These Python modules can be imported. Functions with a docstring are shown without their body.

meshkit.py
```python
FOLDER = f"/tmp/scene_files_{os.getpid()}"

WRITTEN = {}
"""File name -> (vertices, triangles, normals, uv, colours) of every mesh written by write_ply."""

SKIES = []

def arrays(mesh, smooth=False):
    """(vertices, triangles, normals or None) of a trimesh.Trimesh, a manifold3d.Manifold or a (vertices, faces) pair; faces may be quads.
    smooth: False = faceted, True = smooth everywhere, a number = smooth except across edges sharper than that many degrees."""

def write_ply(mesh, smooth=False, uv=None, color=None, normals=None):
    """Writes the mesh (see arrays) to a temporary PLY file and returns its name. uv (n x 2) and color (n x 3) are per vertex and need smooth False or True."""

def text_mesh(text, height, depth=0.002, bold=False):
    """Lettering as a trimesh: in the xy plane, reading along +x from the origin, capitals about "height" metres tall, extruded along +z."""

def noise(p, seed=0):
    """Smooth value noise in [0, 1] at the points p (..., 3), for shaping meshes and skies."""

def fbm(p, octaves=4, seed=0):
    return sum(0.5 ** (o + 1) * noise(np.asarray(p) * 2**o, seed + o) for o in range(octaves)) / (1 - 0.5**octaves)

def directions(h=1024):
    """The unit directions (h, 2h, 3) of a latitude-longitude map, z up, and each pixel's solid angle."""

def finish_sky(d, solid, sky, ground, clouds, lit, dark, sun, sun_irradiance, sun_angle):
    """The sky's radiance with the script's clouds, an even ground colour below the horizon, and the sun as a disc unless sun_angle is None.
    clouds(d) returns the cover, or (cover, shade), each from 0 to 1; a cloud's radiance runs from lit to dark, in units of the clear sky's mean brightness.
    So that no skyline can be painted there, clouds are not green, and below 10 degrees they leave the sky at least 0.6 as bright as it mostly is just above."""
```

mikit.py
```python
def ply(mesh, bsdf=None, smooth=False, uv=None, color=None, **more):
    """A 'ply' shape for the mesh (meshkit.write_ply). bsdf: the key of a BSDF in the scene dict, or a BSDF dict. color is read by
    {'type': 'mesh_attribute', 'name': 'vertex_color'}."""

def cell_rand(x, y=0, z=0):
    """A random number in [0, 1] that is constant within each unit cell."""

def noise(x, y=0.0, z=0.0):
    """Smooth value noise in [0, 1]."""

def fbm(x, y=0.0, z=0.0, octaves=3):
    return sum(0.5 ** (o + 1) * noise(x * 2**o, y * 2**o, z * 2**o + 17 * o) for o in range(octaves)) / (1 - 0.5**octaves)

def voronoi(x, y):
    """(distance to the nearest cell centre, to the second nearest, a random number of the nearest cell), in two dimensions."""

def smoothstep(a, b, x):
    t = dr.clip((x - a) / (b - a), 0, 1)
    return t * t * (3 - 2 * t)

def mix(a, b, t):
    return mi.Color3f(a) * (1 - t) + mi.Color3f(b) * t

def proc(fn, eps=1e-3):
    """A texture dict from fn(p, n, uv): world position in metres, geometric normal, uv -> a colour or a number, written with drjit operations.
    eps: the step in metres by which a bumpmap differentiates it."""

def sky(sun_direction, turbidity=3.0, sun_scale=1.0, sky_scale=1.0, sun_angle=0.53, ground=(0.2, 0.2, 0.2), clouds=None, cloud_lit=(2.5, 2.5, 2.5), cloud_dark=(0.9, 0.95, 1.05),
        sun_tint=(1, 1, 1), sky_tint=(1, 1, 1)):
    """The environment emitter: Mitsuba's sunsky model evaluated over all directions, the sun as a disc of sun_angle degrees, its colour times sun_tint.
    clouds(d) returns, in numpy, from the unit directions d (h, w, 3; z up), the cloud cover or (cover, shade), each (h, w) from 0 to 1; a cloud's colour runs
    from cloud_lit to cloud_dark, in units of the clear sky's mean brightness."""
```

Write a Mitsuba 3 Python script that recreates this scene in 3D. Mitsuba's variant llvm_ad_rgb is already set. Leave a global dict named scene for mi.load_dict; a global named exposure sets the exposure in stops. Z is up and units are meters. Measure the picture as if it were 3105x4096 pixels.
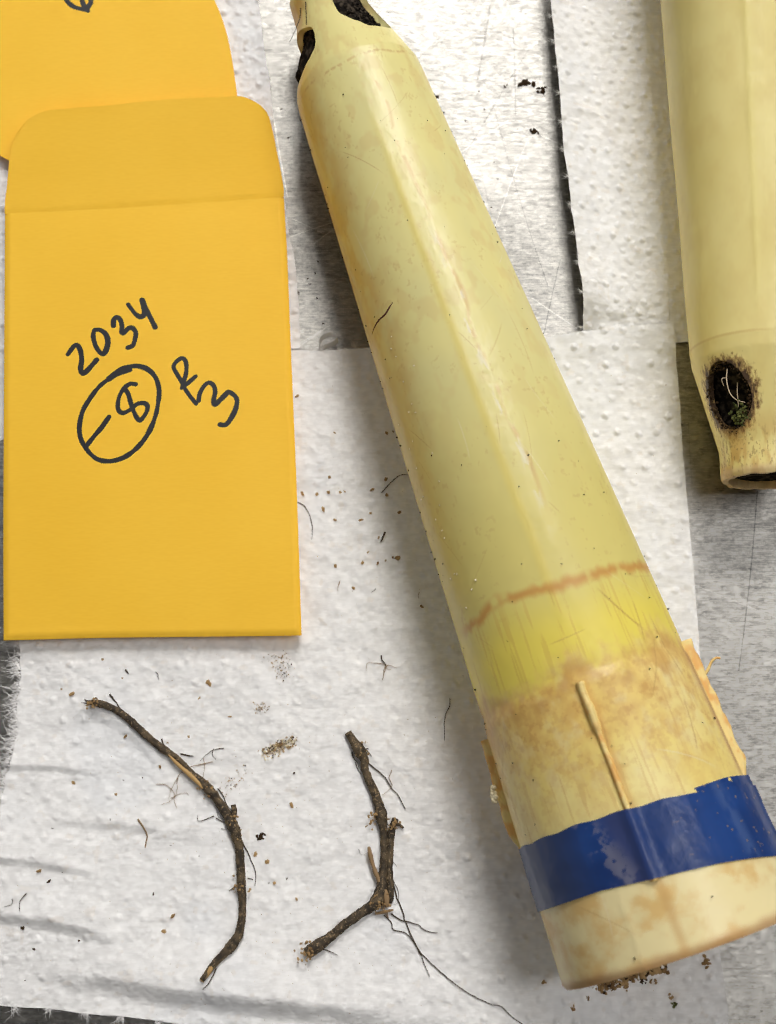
import math, random
import numpy as np
import trimesh, manifold3d as m3, shapely
from shapely.geometry import LineString, Point
import drjit as dr, mitsuba as mi
import mikit, meshkit
from mikit import noise, fbm, voronoi, cell_rand, smoothstep, mix

T = mi.ScalarTransform4f
MM = 0.001
scene, labels = {}, {}
# ------------------------------------------------------------------ camera, lamps, exposure
TILT = math.radians(14.0)
CAM = (0, 0, 0.267)
scene['camera'] = {'type': 'thinlens', 'fov': 30.458, 'fov_axis': 'x', 'aperture_radius': 0.0010, 'focus_distance': 0.262,
                   'near_clip': 0.01, 'far_clip': 20.0,
                   'to_world': T().look_at(origin=list(CAM), target=[0, math.sin(TILT), CAM[2] - math.cos(TILT)], up=[0, math.cos(TILT), math.sin(TILT)])}


def lamp(key, pos, size, radiance, label):
    scene[key + '__diffuser'] = {'type': 'rectangle', 'to_world': T().translate(list(pos)).rotate([1, 0, 0], 180).scale([size[0] / 2, size[1] / 2, 1]),
                  'emitter': {'type': 'area', 'radiance': {'type': 'rgb', 'value': list(radiance)}}, 'bsdf': {'type': 'ref', 'id': 'lamp_white'}}
    v = []
    x, y, z = pos
    a, b = size[0] / 2, size[1] / 2
    for (x0, x1, y0, y1) in ((-a - .03, -a, -b, b), (a, a + .03, -b, b), (-a - .03, a + .03, -b - .03, -b), (-a - .03, a + .03, b, b + .03)):
        q = trimesh.creation.box([x1 - x0, y1 - y0, .05]); q.apply_translation([x + (x0 + x1) / 2, y + (y0 + y1) / 2, z + .01]); v.append(q)
    scene[key + '__frame'] = mikit.ply(trimesh.util.concatenate(v), 'lamp_white')
    labels[key] = {'label': label, 'category': 'ceiling light'}


scene['lamp_white'] = {'type': 'diffuse', 'reflectance': {'type': 'rgb', 'value': [.7, .7, .7]}}
lamp('ceiling_light', (0.21, 1.34, 1.5), (0.46, 0.60), (20, 19.5, 18.7), 'white ceiling light panel above the far right of the table')
lamp('ceiling_light_001', (0.85, 0.15, 1.6), (0.6, 0.6), (6.0, 5.9, 5.8), 'white ceiling light panel off to the right of the table')
lamp('ceiling_light_002', (0.2, 2.3, 1.6), (1.2, 0.6), (9, 8.8, 8.6), 'white ceiling light panel beyond the far end of the table')
scene['room_light'] = {'type': 'constant', 'radiance': {'type': 'rgb', 'value': [.125, .122, .119]}}
exposure = 0.48

# ------------------------------------------------------------------ helpers (lengths in mm)


def put(key, mesh, bsdf, smooth=False, **more):
    """mesh in mm -> one entry of the scene"""
    if isinstance(mesh, tuple):
        v, f = np.asarray(mesh[0], float) * MM, np.asarray(mesh[1])
    else:
        v, f = np.asarray(mesh.vertices) * MM, np.asarray(mesh.faces)
    n, base = 0, key
    while key in scene:
        n += 1
        key = f'{base}_{n:03d}'
    scene[key] = mikit.ply((v, f), bsdf, smooth=smooth, **more)
    return key


def say(key, label, cat, group=None, kind=None):
    d = {}
    if label: d['label'] = label
    if cat: d['category'] = cat
    if group: d['group'] = group
    if kind: d['kind'] = kind
    labels[key] = d


def cat(parts):
    vs, fs, n = [], [], 0
    for v, f in parts:
        v = np.asarray(v, float); f = np.asarray(f, int)
        if f.shape[1] == 4: f = np.vstack([f[:, [0, 1, 2]], f[:, [0, 2, 3]]])
        vs.append(v); fs.append(f + n); n += len(v)
    return np.vstack(vs), np.vstack(fs)


def resample(P, step):
    """Catmull-Rom through P (n,d), resampled about every step"""
    P = np.asarray(P, float)
    if len(P) == 2:
        n = max(2, int(np.linalg.norm(P[1] - P[0]) / step) + 1)
        return P[0] + (P[1] - P[0]) * np.linspace(0, 1, n)[:, None]
    Q = np.vstack([2 * P[0] - P[1], P, 2 * P[-1] - P[-2]])
    out = []
    for i in range(1, len(Q) - 2):
        n = max(1, int(np.linalg.norm((Q[i + 1] - Q[i])[:2]) / step))
        t = np.linspace(0, 1, n, endpoint=False)[:, None]
        out.append(.5 * (2 * Q[i] + (Q[i + 1] - Q[i - 1]) * t + (2 * Q[i - 1] - 5 * Q[i] + 4 * Q[i + 1] - Q[i + 2]) * t ** 2 + (3 * Q[i] - Q[i - 1] - 3 * Q[i + 1] + Q[i + 2]) * t ** 3))
    return np.vstack(out + [Q[-2:-1]])


def tube(P, R, sides=6, rough=0.0, freq=1.0, seed=0):
    """closed tube along P (n,3) with radii R (n,)"""
    P = np.asarray(P, float); n = len(P)
    R = np.broadcast_to(np.asarray(R, float), n).copy()
    d = np.gradient(P, axis=0); d /= np.linalg.norm(d, axis=1, keepdims=True) + 1e-12
    a = np.cross(d, [0.03, 0.02, 1.0]); a /= np.linalg.norm(a, axis=1, keepdims=True) + 1e-12
    b = np.cross(a, d)
    t = np.arange(sides) / sides * 2 * np.pi
    ring = a[:, None] * np.cos(t)[None, :, None] + b[:, None] * np.sin(t)[None, :, None]
    rr = R[:, None, None]
    V = P[:, None] + ring * rr
    if rough:
        k = (meshkit.fbm(V * freq, 3, seed) - .5) * 2 * rough
        V = P[:, None] + ring * (rr * (1 + k[..., None]))
    V = V.reshape(-1, 3)
    i, j = np.meshgrid(np.arange(n - 1), np.arange(sides), indexing='ij')
    q = np.stack([i * sides + j, i * sides + (j + 1) % sides, (i + 1) * sides + (j + 1) % sides, (i + 1) * sides + j], -1).reshape(-1, 4)
    F = np.vstack([q[:, [0, 2, 1]], q[:, [0, 3, 2]]])
    m = len(V)
    V = np.vstack([V, P[0], P[-1]])
    k = np.arange(sides)
    F = np.vstack([F, np.stack([k, (k + 1) % sides, np.full(sides, m)], 1), np.stack([(n - 1) * sides + (k + 1) % sides, (n - 1) * sides + k, np.full(sides, m + 1)], 1)])
    return V, F


ICO = [trimesh.creation.icosphere(subdivisions=s) for s in (0, 1, 2)]


def grain(c, size, rng, sub=1, rough=.5):
    """an irregular crumb, size = (sx, sy, sz) radii in mm"""
    v = ICO[sub].vertices.copy()
    k = 1 + (meshkit.fbm(v * 1.6 + rng.uniform(0, 99, 3), 2) - .5) * 2 * rough
    v = v * k[:, None] * np.asarray(size)
    t = rng.uniform(0, 2 * np.pi)
    v = v @ np.array([[math.cos(t), math.sin(t), 0], [-math.sin(t), math.cos(t), 0], [0, 0, 1]])
    return v + np.asarray(c), ICO[sub].faces


def coons(top, bottom, left, right, nu, nv):
    """XY grid (nv, nu, 2); v = 0 at bottom; polylines are resampled evenly"""
    def ev(P, n):
        P = np.asarray(P, float); s = np.r_[0, np.cumsum(np.linalg.norm(np.diff(P, axis=0), axis=1))]; q = np.linspace(0, s[-1], n)
        return np.stack([np.interp(q, s, P[:, 0]), np.interp(q, s, P[:, 1])], 1)
    t, b, l, r = ev(top, nu), ev(bottom, nu), ev(left, nv), ev(right, nv)
    u, v = np.linspace(0, 1, nu)[None, :, None], np.linspace(0, 1, nv)[:, None, None]
    return (1 - v) * b[None] + v * t[None] + (1 - u) * l[:, None] + u * r[:, None] - ((1 - u) * (1 - v) * b[0] + u * (1 - v) * b[-1] + (1 - u) * v * t[0] + u * v * t[-1])


def sheet(XY, Z, thick, under=4):
    """a sheet with thickness: fine upper face, coarse underside, edge strip; unshared so smooth=True keeps the edge crisp"""
    nv, nu = Z.shape
    top = np.dstack([XY, Z])
    I = np.arange(nv * nu).reshape(nv, nu)
    q = np.stack([I[:-1, :-1], I[:-1, 1:], I[1:, 1:], I[1:, :-1]], -1).reshape(-1, 4)
    parts = [(top.reshape(-1, 3), q)]
    iv = np.unique(np.r_[np.arange(0, nv, under), nv - 1]); iu = np.unique(np.r_[np.arange(0, nu, under), nu - 1])
    low = top[np.ix_(iv, iu)].copy(); low[..., 2] -= thick
    J = np.arange(len(iv) * len(iu)).reshape(len(iv), len(iu))
    q = np.stack([J[:-1, :-1], J[1:, :-1], J[1:, 1:], J[:-1, 1:]], -1).reshape(-1, 4)
    parts.append((low.reshape(-1, 3), q))
    rim = np.vstack([top[0], top[1:, -1], top[-1, -2::-1], top[-2:0:-1, 0]])
    n = len(rim)
    lo = rim.copy(); lo[:, 2] -= thick
    k = np.arange(n)
    parts.append((np.vstack([rim, lo]), np.stack([k, k + n, (k + 1) % n + n, (k + 1) % n], 1)))
    return cat(parts)


def ragged(P, step, amp, freq, seed):
    """a polyline made uneven sideways"""
    Q = resample(np.asarray(P, float), step)
    d = np.gradient(Q, axis=0); d /= np.linalg.norm(d, axis=1, keepdims=True)
    k = (meshkit.fbm(np.c_[Q * freq, np.zeros(len(Q))], 3, seed) - .5) * 2 * amp
    k[[0, -1]] = 0
    return Q + np.stack([-d[:, 1], d[:, 0]], 1) * k[:, None]


def n2(X, Y, f, octaves=3, seed=0):
    return meshkit.fbm(np.stack([X * f, Y * f, np.zeros_like(X)], -1), octaves, seed) - .5


def sstep(a, b, x):
    t = np.clip((x - a) / (b - a), 0, 1)
    return t * t * (3 - 2 * t)


# ------------------------------------------------------------------ the two tapered tubes: axis frames


class Cone:
    """B centre of the wide end, a axis towards the tip; s along the axis, angle from the top towards u"""
    def __init__(self, B, a, R0, k, neck=8.2, lip=8.1, Ls=172.2, end=194.6):
        self.B = np.array(B, float); self.a = np.array(a, float) / np.linalg.norm(a); self.R0, self.k, self.Ls, self.end = R0, k, Ls, end
        self.u = np.cross(self.a, [0, 0, 1.0]); self.u /= np.linalg.norm(self.u)
        self.w = np.cross(self.u, self.a)
        if self.w[2] < 0: self.w = -self.w
        rs = R0 - k * Ls
        self.ks = np.array([0, Ls - 2, Ls, Ls + 1.2, Ls + 16.5, Ls + 19, end]); self.kr = np.array([R0, rs + 2 * k, rs - .1, rs - .45, neck + .15, neck, lip])

    def prof(self, s):
        return np.interp(s, self.ks, self.kr)

    def pt(self, s, deg, dr=0.0):
        s, th = np.asarray(s, float), np.radians(deg)
        r = self.prof(s) + dr
        return self.B + s[..., None] * self.a + (r * np.cos(th))[..., None] * self.w + (r * np.sin(th))[..., None] * self.u

    def below(self, X, Y):
        """height of the tube's underside over (X, Y), large where there is no tube"""
        d = np.stack([X - self.B[0], Y - self.B[1]], -1)
        ah = self.a[:2] / np.linalg.norm(self.a[:2])
        t = d @ ah / np.linalg.norm(self.a[:2])
        q = d @ np.array([-ah[1], ah[0]])
        r = self.prof(np.clip(t, 0, self.end))
        z = self.B[2] + self.a[2] * t - np.sqrt(np.maximum(r ** 2 - q ** 2, 0))
        return np.where((np.abs(q) < r) & (t > -1) & (t < self.end), z, 99.0)


FRONT = Cone((48.633, -13.043, 21.40), (-0.31625577, 0.94761147, -0.04488649), 20.60, 0.0448975, neck=7.5, lip=7.4)
RIGHT = Cone((71.6175, 263.6929, 21.9154), (-0.00899979, -0.99887556, -0.04654702), 20.9154, 0.046547)

# ------------------------------------------------------------------ materials


def axis_coords(p, C):
    """(s mm, angle deg, around mm) of a point on a tube"""
    d = [mi.Float(p[i]) * 1000 - float(C.B[i]) for i in range(3)]
    s = d[0] * float(C.a[0]) + d[1] * float(C.a[1]) + d[2] * float(C.a[2])
    x = d[0] * float(C.u[0]) + d[1] * float(C.u[1]) + d[2] * float(C.u[2])
    y = d[0] * float(C.w[0]) + d[1] * float(C.w[1]) + d[2] * float(C.w[2])
    return s, dr.rad2deg(dr.atan2(x, y)), dr.atan2(x, y) * 17.0


def band(x, c, w):
    return 1 - smoothstep(0.0, 1.0, dr.abs(x - c) / w)


_s = np.random.default_rng(17)
SCUFF = []   # scratches in the plastic: (s, around, direction, length, half-width, strength, brown?)
for _k in range(34):
    SCUFF.append((_s.uniform(4, 164), _s.uniform(-17, 17), _s.normal(0, .55) + (_k % 4 == 0) * 1.2, _s.uniform(3, 16), _s.uniform(.06, .13), _s.uniform(.15, .42), _k % 3 > 0))
SCUFF += [(59.0, 4.0, 2.6, 12, .16, .6, True), (53.0, 12.0, 3.0, 14, .14, .5, True), (47.0, 9.0, .15, 9, .13, .5, True), (52, -6, 1.5, 7, .10, .4, True), (38, 6, .5, 12, .12, .4, True), (28, 10, .2, 10, .14, .5, True), (30, -3, .1, 9, .13, .5, True)]


def scuffs(s, q):
    br, li = mi.Float(0), mi.Float(0)
    for (s0, q0, t, l, w, k, brown) in SCUFF:
        c_, n_ = math.cos(t), math.sin(t)
        u = (s - s0) * c_ + (q - q0) * n_
        v = (q - q0) * c_ - (s - s0) * n_ + .012 * dr.square(u - l / 2)
        m = k * dr.maximum(0, 1 - dr.abs(v) / (1.7 * w)) * smoothstep(0, .25 * l, u) * smoothstep(l, .75 * l, u)
        if brown: br = dr.maximum(br, m)
        else: li = dr.maximum(li, m)
    return br, li


def front_colour(p, n, uv):
    s, a, q = axis_coords(p, FRONT)
    cloud = fbm(s * .05, q * .09, 3.0, 3)
    blot = fbm(s * .16, q * .2, 9.0, 4)
    fine = fbm(s * .9, q * 1.1, 5.0, 2)
    streak = fbm(s * .12, q * 1.4, 1.0, 3)
    c = mix((.81, .758, .345), (.87, .80, .335), smoothstep(.3, .7, cloud))
    c = mix(c, (.78, .68, .20), .8 * smoothstep(112, 66, s))
    # orange cast on the left flank near the tip
    c = mix(c, (.72, .47, .11), (.14 + .36 * smoothstep(.4, .65, blot)) * smoothstep(-25, -58, a) * smoothstep(60, 130, s))
    c = mix(c, (.72, .52, .20), .30 * smoothstep(.5, .72, fbm(s * .25, q * .3, 21.0, 3)) * smoothstep(60, 130, s))
    c = mix(c, (.60, .42, .14), .28 * smoothstep(.64, .78, fbm(s * 1.0, q * 1.1, 71.0, 4)) * smoothstep(.40, .62, blot))
    # moulding seam
    c = mix(c, (.86, .72, .19), .6 * band(a + noise(s * .1) * 1.5, -7.6, 4.8) * smoothstep(46, 60, s) * smoothstep(165, 135, s))
    # rubbed brown line
    wob = 5.3 + 2.5 * (noise(s * .12, 3.0) - .5) * 2
    c = mix(c, (.70, .45, .16), .58 * band(a, wob, 2.6) * smoothstep(.30, .56, fbm(s * .35, q * .5, 2.0, 3)) * smoothstep(70, 84, s) * smoothstep(172, 164, s))
    c = mix(c, (.88, .83, .58), .7 * band(a, wob - 2.2, 3.2) * smoothstep(.5, .66, fbm(s * .3, q * .8, 8.0, 3)) * smoothstep(66, 84, s) * smoothstep(140, 122, s))
    # saturated yellow zone, its orange upper line, the dirty zone below
    edge = 61.2 + 2.2 * (noise(a * .05, 4.0) - .5) + .5 * (noise(q * 1.3, 7.0) - .5)
    c = mix(c, (.93, .79, .13), .95 * smoothstep(edge + 1.5, edge - 9, s))
    c = mix(c, (.70, .46, .10), .35 * smoothstep(.60, .74, fbm(s * .12, q * 1.8, 51.0, 3)) * smoothstep(64, 58, s))
    ring = band(s, edge, 1.3 + .6 * noise(q * .8, 2.0))
    c = mix(c, (.66, .33, .08), .85 * ring * smoothstep(.05, .45, fbm(s * .4, q * .5, 6.0, 2)) * smoothstep(-85, -60, a))
    low = 46 + 4.5 * (fbm(q * .28, s * .1, 3.0, 3) - .5) * 2
    dirt = smoothstep(low + 5.5, low - 2.0, s + 3 * (fine - .5))
    pale = mix((.95, .77, .25), (1.0, .87, .37), smoothstep(.35, .65, cloud))
    detail = fbm(s * .42, q * .5, 31.0, 4)
    lines = smoothstep(.60, .72, fbm(s * .10, q * 2.2, 41.0, 3))
    pale = mix(pale, (.90, .61, .17), .52 * smoothstep(29, 44, s + 12 * (blot - .5)))
    pale = mix(pale, (.60, .30, .075), (.42 * smoothstep(.36, .72, .4 * blot + .6 * detail) + .22 * smoothstep(.5, .7, fbm(s * 1.1, q * 1.2, 33.0, 3))) * smoothstep(14, 38, s))
    pale = mix(pale, (.94, .82, .45), .40 * smoothstep(.45, .80, fbm(s * .35, q * .5, 83.0, 5)) * smoothstep(20, 34, s))
    pale = mix(pale, (.66, .39, .13), .30 * lines * smoothstep(.4, .6, cloud + .1))
    c = mix(c, pale, dirt)
    c = mix(c, (.62, .34, .09), .6 * band(s, low - 1.0, 4.2) * smoothstep(.3, .62, fbm(s * .4, q * .5, 61.0, 4)))
    # cream end below the tape
    end = mix((.98, .86, .46), (.80, .52, .17), .8 * smoothstep(.36, .76, fbm(s * .25, q * .24, 13.0, 5)))
    c = mix(c, end, smoothstep(16, 12, s))
    c = mix(c, (.60, .33, .14), .75 * smoothstep(2.2, .2, s + 1.6 * (blot - .5)))
    # brown runs beside the right-hand and middle ribs
    c = mix(c, (.50, .24, .08), .8 * band(a, 66, 6.5) * smoothstep(48, 44, s) * smoothstep(20, 26, s))
    c = mix(c, (.68, .40, .13), .5 * band(a, -9.0, 4.0) * smoothstep(46, 42, s))
    # hole surrounds and end ring at the tip
    c = mix(c, (.62, .40, .15), .55 * band(s, 170.3 + (noise(a * .06) - .5) * 1.5, .55) * smoothstep(.35, .6, fine))
    c = mix(c, (.56, .33, .10), .6 * smoothstep(182, 193, s) * smoothstep(.3, .6, blot))
    br, li = scuffs(s, q)
    c = mix(mix(c, (.50, .28, .08), br), (.96, .90, .66), li)
    c = c * mi.Color3f(.86, .84, .84)
    return c


def right_colour(p, n, uv):
    s, a, q = axis_coords(p, RIGHT)
    cloud = fbm(s * .06, q * .1, 33.0, 3)
    blot = fbm(s * .2, q * .25, 19.0, 4)
    fine = fbm(s * 1.3, q * 1.5, 15.0, 3)
    c = mix((.86, .745, .29), (.92, .815, .345), smoothstep(.3, .7, cloud))
    c = mix(c, (.74, .57, .20), .25 * smoothstep(.38, .85, blot))
    c = mix(c, (.86, .76, .28), .6 * band(a, 14.0, 5.0) * smoothstep(168, 150, s))
    c = mix(c, (.68, .50, .18), .55 * band(s, 169.6, .45) * smoothstep(-10, 30, a))
    # dirt towards the tip: dark stain round the hole, brown specks, orange flank
    hx, hy = (s - 180.6) / 8.4, (a - 52) / 38.0
    d = dr.sqrt(hx * hx + hy * hy)
    c = mix(c, (.30, .17, .06), .8 * smoothstep(.98, .82, d + .35 * (fine - .5)))
    c = mix(c, (.08, .05, .03), smoothstep(.86, .72, d + .35 * (fine - .5)))
    c = mix(c, (.62, .36, .09), .7 * smoothstep(182, 192, s) * smoothstep(.36, .6, blot))
    c = mix(c, (.32, .19, .07), .5 * smoothstep(184, 190, s) * smoothstep(.58, .7, fine))
    c = mix(c, (.70, .52, .30), .6 * smoothstep(192.6, 194, s))
    c = c * mi.Color3f(.92, .89, .88)
    return c


def tape_colour(p, n, uv):
    s, a, q = axis_coords(p, FRONT)
    cloud = fbm(s * .15, q * .12, 3.0, 3)
    c = mix((.008, .034, .15), (.012, .052, .215), smoothstep(.3, .7, cloud))
    c = mix(c, (.035, .055, .13), .7 * smoothstep(-30, -52, a))
    c = mix(c, (.045, .055, .14), .7 * band(a, -18, 12.0))
    worn = smoothstep(.53, .66, fbm(s * .45, q * .55, 7.0, 4)) * band(a + (s - 17) * 1.1, -25, 10.0)
    c = mix(c, (.20, .20, .26), .6 * worn)
    c = mix(c, (.06, .11, .27), .6 * band(a + (s - 17) * .4, 37, 7.0) * smoothstep(.3, .6, fbm(s * .3, q * .6, 17.0, 3)))
    c = mix(c, (.22, .17, .12), .8 * smoothstep(.80, .88, fbm(s * 1.3, q * 1.3, 27.0, 2)) * smoothstep(0, 20, a))
    return c


def plastic_bump(p, n, uv):
    x, y, z = mi.Float(p[0]) * 1000, mi.Float(p[1]) * 1000, mi.Float(p[2]) * 1000
    return fbm(x * .35, y * .35, z * .35, 3) * .7 + .25 * fbm(x * 1.6, y * 1.6, z * 1.6, 2)


def metal_tone(p, n, uv):
    x, y = mi.Float(p[0]) * 1000, mi.Float(p[1]) * 1000
    brush = fbm(x * .45, y * 6.5, 0.0, 3)
    patch = fbm(x * .8, y * 1.7, 5.0, 4)
    big = fbm(x * .05, y * .05, 9.0, 2)
    grain_ = fbm(x * 2.2, y * 4.0, 15.0, 2)
    v = .26 + .16 * (brush - .5) + .20 * (patch - .5) + .12 * (grain_ - .5) + .12 * (big - .5)
    up, dn = scratches(x, y)
    v = dr.clip(v + .22 * up - .12 * dn, .05, .95)
    return mi.Color3f(v * 1.0, v * .968, v * .90)


def metal_rough(p, n, uv):
    x, y = mi.Float(p[0]) * 1000, mi.Float(p[1]) * 1000
    return dr.clip(.21 + .12 * (fbm(x * 1.1, y * 2.5, 2.0, 3) - .5), .12, .4)


_r = np.random.default_rng(5)
SCR = []
for _k in range(84):
    _x, _y, _t, _l = _r.uniform(-80, 90), (_r.uniform(-45, 190) if _k < 40 else _r.uniform(70, 190)), _r.choice([.15, .5, 1.2, 1.75, 2.4]) + _r.normal(0, .18), _r.uniform(6, 32)
    SCR.append((_x, _y, math.cos(_t), math.sin(_t), _l, _r.uniform(.05, .10), _r.uniform(.5, 1.0)))
for (x0, y0), (x1, y1), w_ in [[(71.88,70.82),(66.19,35.75)] + [.12], [(31.76,113.15),(21.32,154.45)] + [.07], [(31.03,103.26),(34.73,119.17)] + [.10], [(-19.48,178.42),(-27.11,168.50)] + [.06], [(6.45,164.69),(16.80,176.20)] + [.09],
                               [(21.72,177.31),(19.01,160.90)] + [.16], [(26.50,171.79),(26.54,151.26)] + [.14], [(15.38,141.76),(30.32,168.50)] + [.09], [(17.35,145.97),(33.57,144.91)] + [.08]]:
    l_ = math.hypot(x1 - x0, y1 - y0)
    SCR.append((x0, y0, (x1 - x0) / l_, (y1 - y0) / l_, l_, w_, 1.0))


def scratches(x, y):
    up, dn = mi.Float(0), mi.Float(0)
    for i_, (x0, y0, c, s, l, w, k) in enumerate(SCR):
        u = (x - x0) * c + (y - y0) * s
        v = (y - y0) * c - (x - x0) * s + .0010 * dr.square(u - l / 2)
        m = k * dr.maximum(0, 1 - dr.abs(v) / (1.5 * w)) * dr.select((u > 0) & (u < l), 1.0, 0.0)
        if i_ % 5 < 3 and i_ < 84: up = dr.maximum(up, m)
        else: dn = dr.maximum(dn, m)
    return up, dn


def metal_bump(p, n, uv):
    x, y = mi.Float(p[0]) * 1000, mi.Float(p[1]) * 1000
    return .006 * fbm(x * .5, y * 6.0, 0.0, 3) + .008 * fbm(x * 1.2, y * 2.2, 3.0, 3)


def towel_tone(p, n, uv):
    x, y = mi.Float(p[0]) * 1000, mi.Float(p[1]) * 1000
    f = .35 * fbm(x * .6, y * 2.6, 1.0, 3) + .65 * fbm(x * .9, y * 1.1, 21.0, 4)
    g = fbm(x * .06, y * .06, 4.0, 2)
    c = mix((.80, .79, .78), (.92, .915, .905), smoothstep(.25, .75, f))
    c = mix(c, (.80, .82, .85), .35 * smoothstep(.5, .7, g))
    spot = smoothstep(.70, .82, fbm(x * .55, y * .55, 12.0, 3))
    return mix(c, (.66, .52, .36), .16 * spot)


def towel_bump(p, n, uv):
    x, y = mi.Float(p[0]) * 1000, mi.Float(p[1]) * 1000
    return .06 * fbm(x * .6, y * 3.4, 1.0, 3) + .15 * fbm(x * 1.7, y * 2.1, 6.0, 4)


def env_tone(p, n, uv):
    x, y = mi.Float(p[0]) * 1000, mi.Float(p[1]) * 1000
    f = fbm(x * .08, y * .08, 2.0, 3)
    g = fbm(x * .9, y * 6.0, 2.0, 3)
    c = mix((.88, .505, .030), (.95, .575, .050), .5 * f + .5 * g)
    return mix(c, (.62, .36, .06), .0 * x)


def bark_tone(p, n, uv):
    x, y, z = mi.Float(p[0]) * 1000, mi.Float(p[1]) * 1000, mi.Float(p[2]) * 1000
    f = fbm(x * 1.1, y * 1.1, z * 1.1, 3)
    g = fbm(x * 4, y * 4, z * 4, 2)
    c = mix((.034, .026, .018), (.105, .076, .044), smoothstep(.35, .7, f))
    return mix(c, (.34, .24, .13), .7 * smoothstep(.62, .74, g))


def soil_tone(p, n, uv):
    x, y, z = mi.Float(p[0]) * 1000, mi.Float(p[1]) * 1000, mi.Float(p[2]) * 1000
    f = fbm(x * 1.3, y * 1.3, z * 1.3, 3)
    return mix((.012, .010, .009), (.075, .06, .045), smoothstep(.4, .75, f))


def ochre_tone(p, n, uv):
    x, y, z = mi.Float(p[0]) * 1000, mi.Float(p[1]) * 1000, mi.Float(p[2]) * 1000
    f = noise(x * 1.1, y * 1.1, z * 1.1)
    return mix((.16, .09, .04), (.52, .35, .17), f)


def rgb(*v): return {'type': 'rgb', 'value': list(v)}


def two(b): return {'type': 'twosided', 'bsdf': b}


ORD = 'first second third fourth fifth sixth seventh eighth ninth tenth eleventh twelfth thirteenth fourteenth fifteenth sixteenth'.split()


def ranked(pts, what):
    """labels that count things from left to right"""
    o = np.argsort([q[0] for q in pts])
    out = [None] * len(pts)
    for k, i in enumerate(o): out[i] = what.replace('#', ORD[k])
    return out


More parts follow.
